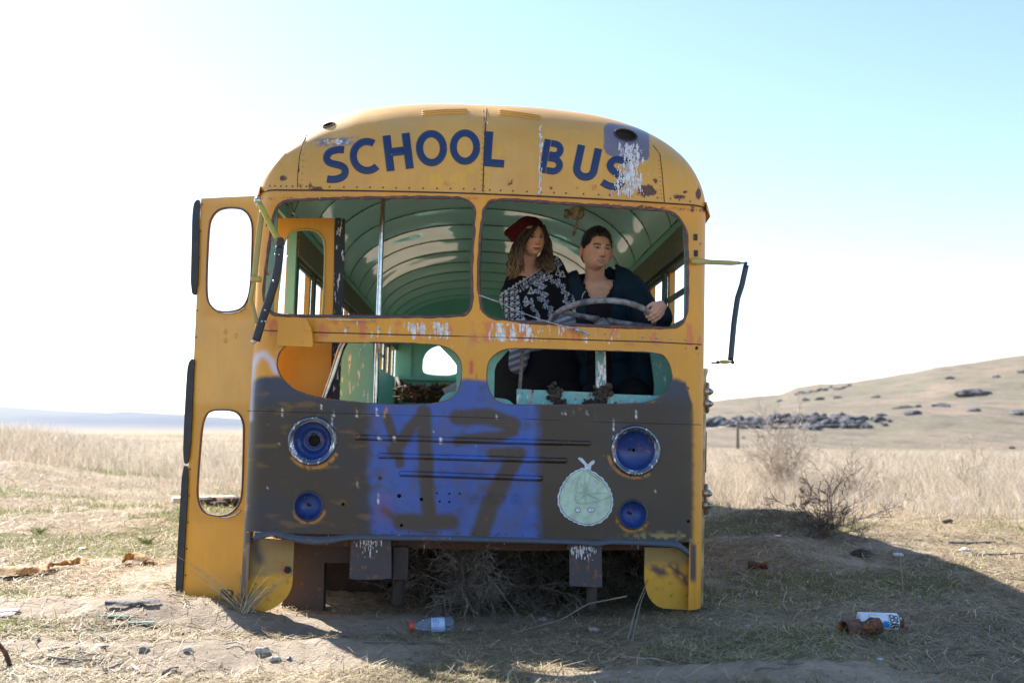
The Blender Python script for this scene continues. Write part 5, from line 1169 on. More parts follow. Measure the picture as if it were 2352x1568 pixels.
def ground_mat():
    t = NT('dry_ground', .95, spec=.15); m = t.sep(t.attr('msk')); d, g, h = m[0], m[1], m[2]
    n1 = t.noise(.9, 6); n2 = t.noise(14, 6, None, .7); n3_ = t.noise(60, 5, (1, 1.6, 1), .7); n4 = t.noise(.035, 8, None, .65)
    straw = t.mix(t.ss(n2, .35, .68), (.19, .135, .085), (.40, .31, .20)); straw = t.mix(t.ss(n3_, .45, .7), straw, (.50, .42, .29))
    dirt = t.mix(t.ss(n2, .3, .7), (.37, .29, .215), (.47, .385, .30)); dirt = t.mix(t.ss(n3_, .62, .72, 0, .7), dirt, (.14, .10, .07))
    grass = t.mix(t.ss(n3_, .35, .65), (.07, .085, .02), (.21, .21, .06))
    c = t.mix(t.math('MULTIPLY', t.ss(t.math('ADD', g, t.math('MULTIPLY', n2, .5)), .6, .9), .75), straw, grass)
    c = t.mix(t.ss(t.math('ADD', d, t.math('MULTIPLY', n2, .5)), .55, .95), c, dirt)
    hc_ = t.mix(t.ss(n4, .38, .62), (.225, .175, .13), (.165, .148, .105)); hc_ = t.mix(t.ss(t.noise(.16, 9, (1, .3, 5), .72), .50, .60, 0, .75), hc_, (.115, .095, .08))
    c = t.mix(h, c, hc_)
    vl = t.n('VectorMath', operation='LENGTH'); t.l(t.co, vl.inputs[0]); c = t.mix(t.ss(vl.outputs['Value'], 1500, 3600), c, t.mix(t.ss(t.noise(.0011, 6, (1, .35, 2), .6), .42, .6), (.05, .07, .125), (.11, .125, .145)))  # far hills: haze blue and backlit darkness painted into the surface colour by distance
    t.base(t.mix(1.0, c, t.ss(n1, .3, .7, .68, .98), 'MULTIPLY'))
    t.bump(t.math('ADD', n3_, t.math('MULTIPLY', n2, 1.2)), .8, .018); return t.m
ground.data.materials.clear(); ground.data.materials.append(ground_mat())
# ------------------------------------------------------------------ grass and litter (uncountable)
def blades(name, x, y, L, lean, w, col, lift=0.0, flatn=False, segs=2):
    n = len(x); z = ground_z(x, y); th = rng.uniform(0, 2*math.pi, n)
    if flatn is not False: hz = L*rng.uniform(.0, flatn, n)
    dirx, diry = np.cos(th), np.sin(th); rows = []
    face = rng.uniform(0, 2*math.pi, n) if flatn is not False else None
    for k in range(segs+1):
        t = k/segs
        if flatn is not False:
            bx = x+dirx*L*t+np.sin(t*3)*L*.12*-diry; by = y+diry*L*t+np.sin(t*3)*L*.12*dirx; bz = ground_z(bx, by)+.006+lift+hz*(t if True else 0)*rng.uniform(.6, 1, n)
            ox, oy, oz = -diry*w*.5, dirx*w*.5, 0*w
        else:
            b_ = lean*t*t*L; bx = x+dirx*b_; by = y+diry*b_; bz = z-.01+L*t*(1-.25*lean*t)
            ww = w*.5*(1-.85*t); ox, oy, oz = ww, 0*w, 0*w
        rows.append(np.stack([bx-ox, by-oy, bz-oz], 1)); rows.append(np.stack([bx+ox, by+oy, bz+oz], 1))
    v = np.stack(rows, 1).reshape(-1, 3); k = 2*(segs+1); base = np.arange(n)[:, None]*k
    f = np.concatenate([base+np.array([2*i, 2*i+1, 2*i+3, 2*i+2]) for i in range(segs)])
    o = raw(name, v, f, M_blade, None, False, np.repeat(col, k, axis=0)); tag(o, kind='stuff'); return o
def scatter(n, r0, r1, px0=-200, px1=2560, pw=1.0):
    u = rng.random(n); r = (r0**(1-pw)+(r1**(1-pw)-r0**(1-pw))*u)**(1/(1-pw)) if pw != 1 else r0*(r1/r0)**u
    px = rng.uniform(px0, px1, n); az = np.arctan((px-1176)/F)+YAW; return CAM[0]+r*np.sin(az), CAM[1]+r*np.cos(az), r, px
def mixc(n, cs, ws):
    i = rng.choice(len(cs), n, p=np.array(ws)/sum(ws)); return np.array(cs)[i]*rng.uniform(.7, 1.25, (n, 1))
STRAW = [(.45, .36, .22), (.34, .26, .15), (.22, .17, .11), (.55, .47, .33)]
x, y, r, px = scatter(95000, 3.3, 17, pw=1.15); d, g, h = cover(x, y); k = rng.random(len(x)) > d*.93; x, y, r = x[k], y[k], r[k]
under = (np.abs(x) < 1.1) & (y > .3) & (y < 9); k = ~under | (rng.random(len(x)) < .3); x, y, r = x[k], y[k], r[k]
n = len(x); L = rng.gamma(3, .018, n)+.01; blades('straw_litter', x, y, L, None, (.0011+.00042*r)*rng.uniform(.6, 1.5, n), mixc(n, STRAW, [4, 4, 3, 2]), flatn=.35)
x, y, r, px = scatter(90000, 3.3, 26, pw=1.0); d, g, h = cover(x, y); k = (rng.random(len(x)) < g*1.1+.06) & (rng.random(len(x)) > d) & ~((np.abs(x) < 1.15) & (y > .1) & (y < 9.3)); x, y, r, px = x[k], y[k], r[k], px[k]
n = len(x); blades('short_grass', x, y, rng.gamma(5, .009, n)*np.where(r > 10, 1.3, 1), rng.uniform(.2, 1.1, n), (.0014+.0005*r)*rng.uniform(.7, 1.3, n), mixc(n, [(.13, .17, .035), (.20, .22, .06), (.40, .33, .19), (.30, .25, .13)], [4, 4, 4, 2]))
# tall dry grass beyond the clearing
def tall(n, r0, r1, a, b_, hh, name, edge):
    x, y, r, px = scatter(n, r0, r1, a, b_, 1.35); k = (r > edge(px)+rng.normal(0, .06, len(px))*edge(px)) & ~((np.abs(x) < 1.6) & (y < 9.8)); x, y, r, px = x[k], y[k], r[k], px[k]; n = len(x)
    dens = fbm(x*.55, y*.35, 4); k = rng.random(n) < .12+2.2*np.clip(dens-.38, 0, 1); x, y, r, px, dens = [q[k] for q in (x, y, r, px, dens)]; n = len(x)
    Lh = hh*rng.uniform(.35, 1.1, n)*(.1+1.8*dens**1.3)*np.clip((r-edge(px))/4+.3, .3, 1)*np.clip(1.25-r/90, .5, 1)
    return blades(name, x, y, Lh, rng.uniform(.15, 1.0, n), (.0010+.00032*r)*rng.uniform(.6, 1.5, n), mixc(n, [(.60, .51, .405), (.50, .415, .32), (.33, .27, .21), (.68, .61, .52)], [4, 4, 3, 2]), segs=2)
tall(200000, 11, 130, 1480, 2700, .42, 'tall_dry_grass', lambda p: np.interp(p, [1480, 1700, 2000, 2352, 2700], [12.2, 12.4, 12.2, 12.8, 12]))
tall(200000, 10, 150, -350, 1500, .44, 'tall_dry_grass', lambda p: np.interp(p, [-350, 0, 150, 300, 420, 560, 1500], [15, 17, 17.5, 16.5, 15.5, 14, 12]))
# pale flecks and pebbles in the dirt
b = MB(); x, y, r, px = scatter(2600, 3.4, 10, pw=1.2); z = ground_z(x, y)
for i in range(len(x)):
    s_r = float(rng.gamma(1.6, .0016))+.001; g_ = .14+.32*rng.random()**2; b.ball((x[i], y[i], z[i]+s_r*.4+.004), (s_r*1.3, s_r, s_r*.7), 2, (g_, g_*.93, g_*.86))
o = b.build('gravel', M_attr); tag(o, kind='stuff')
# ------------------------------------------------------------------ twiggy plants
def bush(name, base, n, L, sp, col, r0, label, cat='bush', depth=3, seed=1, droop=0.0, upb=.5, group=None, xf=None, rmin=.0008, kids=5):
    R2 = random.Random(seed); b = MB()
    def grow(p, d, L, r, dep):
        m = 5; pts = [p]; dd = d.copy(); q = p.copy()
        for i in range(m):
            dd = dd+np.array([R2.gauss(0, .16), R2.gauss(0, .16), R2.gauss(0, .12)-droop]); dd /= np.linalg.norm(dd); q = q+dd*L/m; gz_ = gz1(q[0], q[1])
            if q[2] < gz_+.004: q[2] = gz_+.004; dd[2] = abs(dd[2])*.3
            pts.append(q.copy())
            if dep > 0:
                for _ in range(R2.randint(0, 2) if kids == 5 else R2.randint(1, kids-3)):
                    e = dd+np.array([R2.gauss(0, .55), R2.gauss(0, .55), R2.gauss(.05, .45)]); e /= np.linalg.norm(e); grow(q.copy(), e, L*R2.uniform(.3, .6), r*.55, dep-1)
        cc = np.array(col)*R2.uniform(.55, 1.4); b.tube(pts, np.linspace(r, max(r*.4, rmin), m+1), 3, cc, cap=False)
    for _ in range(n):
        a = R2.uniform(0, 2*math.pi); e = np.array([math.cos(a)*sp*R2.random(), math.sin(a)*sp*R2.random(), upb+R2.random()*.5]); e /= np.linalg.norm(e)
        grow(np.array(base, float)+np.array([R2.gauss(0, .03), R2.gauss(0, .03), 0]), e, L*R2.uniform(.6, 1.1), r0*R2.uniform(.6, 1.2), depth)
    o = b.build(name, M_twig, loc=base); return tag(o, label, cat, group)
def at(px, py, r): # ground point at picture column px, distance r
    az = math.atan((px-1176)/F)+YAW; x = CAM[0]+r*math.sin(az); y = CAM[1]+r*math.cos(az); return np.array([x, y, float(ground_z(x, y))])
bush('dead_bush', G(1893, 1225), 15, .48, 2.2, (.17, .13, .11), .006, 'dead grey bush with bare spreading branches at the tip of the bus shadow', seed=3, upb=.30, rmin=.0022)
bush('leafless_shrub', at(1785, 0, 15.0), 26, .80, .5, (.50, .43, .36), .0040, 'tall leafless shrub standing in the dry grass behind the dead bush', 'shrub', seed=5, rmin=.003)
bush('leafless_shrub', at(2235, 0, 16), 6, .62, .6, (.46, .40, .32), .006, 'thin pale weed sticking out of the dry grass at the far right', 'shrub', depth=2, seed=8, rmin=.003)
bush('leafless_shrub', at(1960, 0, 14.5), 9, .6, .8, (.40, .34, .27), .006, 'low pale shrub just right of the dead bush in the dry grass', 'shrub', depth=2, seed=18, rmin=.003)
def gp(x, y): return np.array([x, y, float(ground_z(x, y))])
TW = 'tumbleweeds packed under the bus'
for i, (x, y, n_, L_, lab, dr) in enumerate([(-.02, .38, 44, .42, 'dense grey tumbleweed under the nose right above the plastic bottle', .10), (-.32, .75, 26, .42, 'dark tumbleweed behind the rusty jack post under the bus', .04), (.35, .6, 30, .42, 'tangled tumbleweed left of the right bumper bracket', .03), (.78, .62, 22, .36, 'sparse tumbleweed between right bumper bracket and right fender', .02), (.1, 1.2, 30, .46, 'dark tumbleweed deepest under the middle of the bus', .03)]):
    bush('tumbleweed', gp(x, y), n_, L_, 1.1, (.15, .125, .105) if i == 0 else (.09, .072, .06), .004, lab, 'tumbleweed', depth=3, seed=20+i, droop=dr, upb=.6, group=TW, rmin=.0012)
b = MB(); q = [G(1140, 1470), G(1200, 1462), G(1290, 1450), G(1350, 1432), G(1440, 1418)]; q = [p+(0, 0, h_) for p, h_ in zip(q, (.012, .03, .06, .10, .11))]; b.tube(resample(q, .05, False), np.linspace(.0022, .0045, len(resample(q, .05, False))), 5, (.20, .17, .14))
b.tube([G(1452, 1474)+(0, 0, .01), G(1472, 1430)+(0, 0, .10), G(1520, 1330)+(0, 0, .2)], [.003, .003, .0015], 5, (.22, .19, .15))
b.tube([G(1440, 1478)+(0, 0, .01), G(1462, 1440)+(0, 0, .1), G(1500, 1400)+(0, 0, .22)], [.0035, .003, .0015], 5, (.22, .19, .15))
base = G(1290, 1455); tag(b.build('dry_branch', M_twig, loc=base), 'long thin dry branch lying in front of the tumbleweeds', 'branch')
# upright stalks and tufts
def stalks(name, base, n, L, sp, col, label, cat, seed, group=None):
    R2 = random.Random(seed); b = MB()
    for _ in range(n):
        a = R2.uniform(0, 6.28); d = np.array([math.cos(a)*sp, math.sin(a)*sp, 1])*R2.uniform(.6, 1); p0 = np.array(base)+(R2.gauss(0, .02), R2.gauss(0, .02), 0); l = L*R2.uniform(.4, 1)
        pts = [p0+d*l*t+np.array([d[0], d[1], 0])*l*t*t*.6 for t in np.linspace(0, 1, 6)]; b.tube(pts, np.linspace(.0022, .0008, 6), 4, np.array(col)*R2.uniform(.7, 1.2), cap=False)
    return tag(b.build(name, M_twig, loc=base), label, cat, group)
stalks('grass_tuft', G(560, 1405), 34, .34, .75, (.42, .36, .26), 'long dry grass tuft at the foot of the left front corner of the bus', 'grass tuft', 1)
stalks('grass_tuft', G(1640, 1370), 26, .30, .35, (.30, .27, .2), 'dry grass tuft at the right rear foot of the yellow corner post', 'grass tuft', 2)
stalks('grass_tuft', G(335, 1248), 60, .10, .9, (.20, .27, .08), 'green grass tuft on the sunlit ground just left of the door', 'grass tuft', 3)
stalks('grass_tuft', G(90, 1225), 60, .09, .9, (.18, .26, .07), 'green grass tuft on the sunlit ground at the far left', 'grass tuft', 4)
stalks('dry_stalk', G(2062, 1352), 1, .42, .12, (.36, .30, .2), 'single leaning straw stalk rising at the shadow edge', 'stalk', 5)
stalks('dry_stalk', G(2003, 1424), 1, .18, .2, (.62, .56, .45), 'short pale bent stalk behind the spray can', 'stalk', 6)
stalks('dry_stalk', G(2003, 1404-140), 1, .2, .2, (.62, .56, .45), 'pale stalk standing in the shaded grass right of the old rusty tin', 'stalk', 7)
# ------------------------------------------------------------------ litter, sticks, cans, bottle
def stick(pts, r, label, m=None, name='stick', cat='stick', col=(.17, .15, .13), h=.008, group=None, wob=.006):
    q = resample(np.array([G(x, y) for x, y in pts]), .03, False); R2 = random.Random(int(pts[0][0])); n = len(q)
    q = q+np.stack([np.zeros(n), np.zeros(n), [h+R2.uniform(0, wob) for _ in range(n)]], 1); b = MB(); q = q+np.stack([0*q[:, 0], .02*np.sin(np.linspace(0, 5, n)+r*900), 0*q[:, 0]], 1); b.tube(q, r*.62*(1+.2*np.sin(np.arange(n)*1.7))*np.linspace(1.15, .6, n), 6, col, flat=.8)
    return tag(b.build(name, m or M_twig, None, True, loc=q[0]), label, cat, group)
SG = 'sticks scattered on the sunlit ground'
for pts, r, lab in [([(112, 1497), (150, 1492), (182, 1492)], .011, 'grey stick lying on the green patch at lower left, topmost of the pile'), ([(168, 1500), (210, 1505), (232, 1506)], .008, 'short grey stick right of the topmost one in the lower left pile'),
                    ([(105, 1512), (150, 1517), (232, 1522)], .010, 'longest grey stick in the middle of the lower left pile'), ([(100, 1530), (140, 1527), (160, 1528)], .010, 'dark stub of wood at the left end of the lower left pile'),
                    ([(160, 1533), (195, 1520), (214, 1516)], .008, 'grey stick slanting up across the middle of the lower left pile'), ([(70, 1532), (100, 1548), (132, 1562)], .006, 'pale twig slanting down at the bottom left corner'),
                    ([(240, 1546), (270, 1532), (287, 1524)], .014, 'brown crooked branch piece right of the lower left pile'), ([(300, 1535), (335, 1548), (352, 1549)], .009, 'pale forked twig near the bottom edge, left of a thick grey stub'),
                    ([(375, 1550), (390, 1540), (412, 1536)], .013, 'thick grey stub of wood near the bottom edge below the door'), ([(158, 1365+85), (190, 1455), (240, 1468)], .006, 'thin curved grey twig left of the green glass shard'),
                    ([(218, 1488), (236, 1486), (246, 1490)], .016, 'chunky grey piece of bark above the lower left sticks'), ([(515, 1483), (545, 1482), (562, 1486)], .007, 'small pale twig on the bare dirt below the bus corner'),
                    ([(250, 1538), (262, 1552), (268, 1560)], .005, 'thin white twig at the bottom edge beside the crooked branch')]:
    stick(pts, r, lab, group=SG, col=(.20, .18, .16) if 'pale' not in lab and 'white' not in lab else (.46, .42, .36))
SH = 'sticks lying in the shade of the bus'
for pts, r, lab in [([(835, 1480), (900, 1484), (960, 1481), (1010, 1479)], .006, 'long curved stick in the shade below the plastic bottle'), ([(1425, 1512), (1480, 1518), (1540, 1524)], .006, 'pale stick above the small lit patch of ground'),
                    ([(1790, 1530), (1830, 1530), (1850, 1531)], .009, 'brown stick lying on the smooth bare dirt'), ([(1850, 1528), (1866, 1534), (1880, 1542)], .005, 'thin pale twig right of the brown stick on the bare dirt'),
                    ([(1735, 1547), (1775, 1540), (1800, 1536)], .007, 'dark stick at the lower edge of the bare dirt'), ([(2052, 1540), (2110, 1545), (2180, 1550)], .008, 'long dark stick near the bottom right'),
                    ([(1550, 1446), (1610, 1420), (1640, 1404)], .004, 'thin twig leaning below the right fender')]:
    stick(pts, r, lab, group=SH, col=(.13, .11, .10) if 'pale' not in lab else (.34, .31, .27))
stick([(2176, 1248), (2220, 1250), (2283, 1246)], .02, 'weathered plank half sunk in the dry grass at right', name='plank', cat='plank', m=M_wood)
stick([(2235, 1276), (2290, 1277), (2350, 1272)], .014, 'dark pole lying flat at the right edge of the photo', name='pole', cat='pole', m=M_wood)
b = MB(); q0, q1 = G(395, 1158), G(575, 1143); q1 = q0+(q1-q0)*np.array([1, .25, 1]); q1[2] = float(ground_z(q1[0], q1[1])); b.box((q0+q1)/2+(0, 0, .05), (np.linalg.norm(q1-q0), .18, .07), rot3('Z', math.atan2(q1[1]-q0[1], q1[0]-q0[0])), bev=.01)
tag(b.build('plank', simple('bleached_board', (.62, .56, .50), .8, var=.2), loc=(q0+q1)/2), 'bleached white board lying in the grass behind the door window', 'plank')
b = MB(); R2 = random.Random(3); c = G(538, 1163)
for _ in range(22): b.ball(c+(R2.gauss(0, .18), R2.gauss(0, .1), .02+R2.random()*.06), (.09, .06, .04), 4)
tag(b.build('dirt_mound', dm, loc=c), 'dark clod of earth in front of the white board', 'dirt clod')
b = MB(); p = G(24, 1530); b.tube([p, p+(-.02, 0, .05), p+(-.055, 0, .10)], [.010, .010, .008], 8); tag(b.build('rusty_stake', M_canrust, None, True, loc=p), 'rusty bent stake sticking out of the ground at the lower left edge', 'stake')
# crumpled cloth and sheet scraps
def scrap(pts, wid, label, cat, name, m, h=.03, seed=1, ny=7):
    q = resample(np.array([G(x, y) for x, y in pts]), .025, False); n = len(q); R2 = np.random.default_rng(seed); v = []
    for j in range(ny):
        o = (j/(ny-1)-.5)*wid; xx = q[:, 0]+.3*o*np.sin(np.arange(n)*.3); yy = q[:, 1]+o*(.7+.5*vn(np.arange(n)*.25+seed*7, np.zeros(n)+seed)); zz = ground_z(xx, yy)+.008+h*vn(np.arange(n)*.33+seed, np.full(n, j*.8))*math.sin(math.pi*min(max(j/(ny-1), .12), .9))+.01*fbm(np.arange(n)*.9, np.full(n, j*1.1))
        v.append(np.stack([xx, yy, zz], 1))
    v = np.concatenate(v); f = [(j*n+i, j*n+i+1, (j+1)*n+i+1, (j+1)*n+i) for j in range(ny-1) for i in range(n-1)]; b = MB(); b.add(v, f)
    return tag(b.build(name, m, None, True, loc=q[0]), label, cat)
M_burlap = simple('frayed_brown_cloth', (.30, .20, .095), .95, sc=40, var=.5, bump=.8, bsc=120)
scrap([(-20, 1330), (60, 1322), (130, 1306), (200, 1294)], .22, 'long frayed brown strip of cloth at the left edge of the photo', 'cloth', 'cloth_strip', M_burlap, .06, 1)
scrap([(285, 1296), (310, 1290), (352, 1294)], .16, 'small crumpled brown rag nearest the door', 'rag', 'rag', M_burlap, .08, 2)
scrap([(242, 1392), (290, 1393), (365, 1388)], .05, 'dark torn strip of tar paper below the rag', 'scrap', 'paper_scrap', simple('torn_tar_paper', (.10, .10, .10), .9, var=.8, sc=60), .02, 3)
def shard(px, py, w, d, col, label, name, cat, rough=.2, th=.006, rz=0.0):
    c = G(px, py, .008); b = MB(); b.box(c, (w, d, th), rot3('Z', rz) @ rot3('X', .1)); return tag(b.build(name, simple(name+'_m', col, rough, var=.2, bump=0), loc=c), label, cat)
shard(262, 1418, .15, .018, (.06, .22, .16), 'green glass strip on the dirt left of the bus', 'glass_strip', 'glass', rz=-.15)
shard(325, 1432, .12, .016, (.30, .42, .36), 'pale green glass strip nearer the camera than the dark green one', 'glass_strip', 'glass', rz=.1)
shard(14, 1404, .12, .05, (.5, .5, .48), 'white flat scrap at the left edge beyond the dark slate', 'scrap', 'scrap', .6, rz=.1)
shard(8, 1414, .10, .06, (.12, .13, .14), 'dark slate piece at the left edge of the photo', 'slate', 'slate', .7)
def lump(px, py, r, col, label, name, cat, sq=(1, 1, .6), seed=1, rough=.8):
    r *= .72; c = G(px, py); v, f, _ = organic([(c+(0, 0, r*.35), tuple(r*k for k in sq))], max(r*.14, .003), 2, 0, lambda q: r*.28*n3(q, .9/r, seed)+r*.12*n3(q, 2.6/r, seed)); b = MB(); b.add(v, f, col); return tag(b.build(name, M_stone2 if rough > .7 else M_attr, None, True, loc=c), label, cat)
M_stone2 = attrmat('stone_surface', .9, var=.3, sc=60, bump=.6)
for px, py, r, lab in [(603, 1497, .032, 'pale round stone on the sunlit dirt at the bottom left of the bus'), (430, 1493, .022, 'small pale stone left of the larger one near the bottom edge'), (632, 1516, .028, 'grey brown stone below the larger pale one'), (330, 1496, .03, 'dark grey stone beside the sticks'),
                       (1363, 1449, .030, 'pale grey stone in the shade in front of the tumbleweeds'), (1592, 1470, .022, 'small brown stone in the shade below the right fender'), (1246, 1425, .03, 'grey stone under the nose beside the tumbleweeds')]:
    lump(px, py, r, (.36, .33, .31) if 'pale' in lab else (.2, .18, .17), lab, 'stone', 'stone', (1.3, .9, .7), int(px))
for px, py, r, lab, sq in [(2063, 1277, .035, 'white crumpled plastic scrap just outside the shadow edge', (1.6, 1, .6)), (2217, 1266, .045, 'white and orange food wrapper on the grass at right', (1.4, 1, .6)), (1785, 1232, .03, 'white scrap lying in the shade near the dead bush', (1.3, .9, .4)),
                           (1694, 1143, .06, 'small white litter at the edge of the tall grass beside the bus', (1, 1, .8)), (2203, 1154, .09, 'white plastic bag caught in the tall grass at right', (1.3, 1, .8)), (190, 1322-60, .04, 'tiny bluish scrap on the grass at left', (1.4, .8, .3)),
                           (1718, 1439, .018, 'small white shell like scrap in the shade left of the rusty can', (1.2, .8, .5)), (2020, 1517, .022, 'white pebble sized scrap near the bottom right', (1.2, .8, .5))]:
    lump(px, py, r, (.55, .55, .57), lab, 'plastic_scrap', 'litter', sq, int(px), .5)
M_earth = simple('dark_earth', (.045, .034, .028), 1, var=.5, sc=30, bump=1)
def mound(px, py, rx, ry, h, label):
    c = G(px, py); b = MB(); R2 = random.Random(int(px)); k = 10; n = 22; v = []
    for i in range(k+1):
        for j in range(n):
            t = i/k; a = 2*math.pi*j/n; x = c[0]+rx*t*math.cos(a)*(1+.2*math.sin(3*a+px)); y = c[1]+ry*t*math.sin(a); v.append((x, y, gz1(x, y)-.004+h*(1-t*t)*(.6+.8*float(vn(np.array(x*14), np.array(y*14))))))
    b.add(v, [(i*n+j, i*n+(j+1) % n, (i+1)*n+(j+1) % n, (i+1)*n+j) for i in range(k) for j in range(n)]); return tag(b.build('dirt_mound', M_earth, None, True, loc=c), label, 'dirt clod')
mound(1975, 1335-60, .10, .07, .035, 'dark clod of soil beside the pale stalk in the shade'); mound(1870, 1437-1, .0001+.06, .04, .012, 'small dark clod left of the rusty can')
# tins
def can(c, ax, L, r, m, name, label, cat, dent=0.0, seed=1, open_=True, loc=None):
    ax = np.asarray(ax, float); ax /= np.linalg.norm(ax); b = MB(); hs_ = np.linspace(-L/2, L/2, 40)
    prof = [(r*.82, -L/2+.012)] if open_ else [(0, -L/2+.004), (r*.9, -L/2+.003)]
    prof += [(r*.97, -L/2), (r*1.03, -L/2+.003), (r, -L/2+.008)]+[(r*(1+.012*math.sin(h*700)*0), h) for h in hs_[3:-3]]+[(r*1.0, L/2-.006), (r*1.03, L/2-.003), (r*.95, L/2), (r*.9, L/2-.004), (0, L/2-.005)]
    b.lathe(c, ax, prof, 40); v = b.v[0]
    if dent:
        rel = v-c; t = rel @ ax; radial = rel-np.outer(t, ax); d = dent*r*(.5+n3(rel, 14/.1*.1*3, seed))*np.exp(-((t-L*.12)/(L*.28))**2); nn = np.linalg.norm(radial, axis=1)+1e-9
        b.v[0] = v-radial/nn[:, None]*np.clip(d, -.001, .6*r)[:, None]
    return b.build(name, m, None, True, loc=c), b
c = G(1978, 1460); ppm = F/np.linalg.norm(c-CAM)
rc = c+(0, 0, 17.5/ppm); o, _ = can(rc, (1, .30, .03), 84/ppm/ .95, 18.5/ppm, M_canrust, 'rusty_can', '', '', .55, 3); tag(o, 'open rusted tin can with a crushed side lying in front of the spray can', 'can')
b = MB(); b.lathe(rc, (1, .30, .03), [(17.6/ppm, -40/ppm), (17.2/ppm, 30/ppm), (0, 30/ppm)], 32); b.build('can_inside', M_under, o, loc=None) if False else None
c = G(2022, 1448); ppm = F/np.linalg.norm(c-CAM); sc_c = c+(0, .03, 17.5/ppm); axc = np.array([1, -.05, -.03]); axc /= np.linalg.norm(axc); rr_ = 17.5/ppm; LL_ = 80/ppm
sroot = empty('spray_can', c, 'white and blue aerosol paint can lying behind the rusty tin', 'can')
b = MB(); b.lathe(sc_c, axc, [(0, -LL_/2), (rr_*.95, -LL_/2), (rr_, -LL_/2+.004), (rr_, LL_/2-.003), (rr_*.97, LL_/2), (0, LL_/2)], 48); raw('can_body', b.arr(), b.f, simple('white_printed_tin', (.62, .68, .80), .35, var=.1), sroot, True)
sroot_c = sroot
def childw(name, v, f, m, parent, smooth=False, cols=None): o = raw(name, v, f, m, parent, smooth, cols); return o
bpy.data.objects['can_body'].matrix_parent_inverse = sroot.matrix_basis.inverted()
b = MB(); b.lathe(sc_c+axc*LL_/2, axc, [(rr_*.9, .0), (rr_*.72, .004), (rr_*.70, .026), (rr_*.55, .030), (rr_*.5, .026), (0, .026)], 32); raw('cap', b.arr(), b.f, M_canrust, sroot, True)
camd = CAM-sc_c; camd -= axc*(camd @ axc); camd /= np.linalg.norm(camd); upd = np.cross(camd, axc); upd = upd if upd[2] > 0 else -upd
def oncan(a, h, off=.0008): # h along the axis, a = angle up from the camera-facing line
    return sc_c+axc*h+(rr_+off)*(math.cos(a)*camd+math.sin(a)*upd)
def label_patch(name, a0, a1, h0, h1, col, off=.0006):
    n = 12; v = [oncan(a0+(a1-a0)*i/n, h, off) for h in (h0, h1) for i in range(n+1)]; b = MB(); b.add(v, [(i, i+1, n+2+i, n+1+i) for i in range(n)], col); return raw(name, b.arr(), b.f, M_attr, sroot, False, np.concatenate(b.c))
label_patch('blue_print', -.15, -.75, LL_*.02, LL_*.22, (.01, .22, .62)); label_patch('blue_print', .05, -.2, LL_*.08, LL_*.22, (.01, .25, .66)); label_patch('yellow_print', .75, .85, -LL_*.28, -LL_*.05, (.42, .46, .28)); label_patch('yellow_print', .45, .75, -LL_*.30, -LL_*.26, (.42, .46, .28))
def text_on_can(s, size, h_line, a_c, col, bold=.0):
    v, f = text_mesh(s, size, 0, bold); P_ = [oncan(a_c-q[0]/rr_, h_line+q[1], .0014) for q in v]; b = MB(); b.add(P_, f, col); raw('printed_word', b.arr(), b.f, M_attr, sroot, False, np.concatenate(b.c))
text_on_can('ONE', rr_*.72, LL_*.415, .02, (.01, .012, .03), .0010); text_on_can('COAT', rr_*.66, LL_*.305, .02, (.01, .012, .03), .0010); text_on_can('SPRAY PAINT', rr_*.30, LL_*.235, .0, (.05, .08, .16))
text_on_can('Gloss', rr_*.26, -LL_*.10, .1, (.1, .12, .2)) if False else None
for ch_ in sroot.children:
    ch_.matrix_parent_inverse = sroot.matrix_basis.inverted()
c = G(1741, 1306); ppm = F/np.linalg.norm(c-CAM); o, _ = can(c+(0, 0, 9/ppm), (1, -.35, -.02), 42/ppm, 9.5/ppm, M_canrust, 'rusty_can', '', '', .8, 8); tag(o, 'small dark rusted can squeezed at the waist in the shaded grass', 'can')
c = G(2120, 1228); lump(2177-0, 1200, .05, (.10, .07, .05), 'dark brown lump in the sunlit grass beyond the dead bush', 'bark_piece', 'bark', (1.6, 1, .7), 77)
c = G(1968, 1200)
# bottle
c = G(992, 1452); ppm = F/np.linalg.norm(c-CAM); br = 16.5/ppm; bc = c+(0, 0, br*.95); ab = np.array([1, .10, .02]); ab /= np.linalg.norm(ab); LB = 97/ppm
broot = empty('plastic_bottle', c, 'empty clear plastic drinks bottle with an orange cap lying under the nose', 'bottle')
t = NT('clear_plastic', .12); t.base((.62, .74, .95)); t.b.inputs['Transmission Weight'].default_value = .85; t.b.inputs['IOR'].default_value = 1.2; t.bump(t.noise(60, 2), .3, .004); M_pet = t.m
b = MB(); h = -LB/2; b.lathe(bc, ab, [(br*.42, h+.018), (br*.42, h+.03), (br*.62, h+.045), (br*.86, h+.062), (br*.95, h+.075), (br*.90, h+.082), (br*.97, h+.09), (br, h+.10), (br, h+.17), (br*.93, h+.178), (br, h+.186), (br*.98, LB/2-.012), (br*.8, LB/2-.002), (br*.3, LB/2-.008), (0, LB/2-.01)], 32); raw('bottle_body', b.arr(), b.f, M_pet, broot, True)
b = MB(); b.lathe(bc+ab*(h+.008), ab, [(0, -.010), (br*.56, -.010), (br*.62, -.005), (br*.62, .006), (br*.58, .007), (br*.62, .008), (br*.62, .012), (0, .012)], 28); raw('bottle_cap', b.arr(), b.f, simple('orange_cap', (.72, .085, .02), .4, var=.1), broot, True)
camd = CAM-bc; camd -= ab*(camd @ ab); camd /= np.linalg.norm(camd); upd = np.cross(camd, ab); upd = upd if upd[2] > 0 else -upd
onb = lambda a, h, off=.0008: bc+ab*h+(br+off)*(math.cos(a)*camd+math.sin(a)*upd)
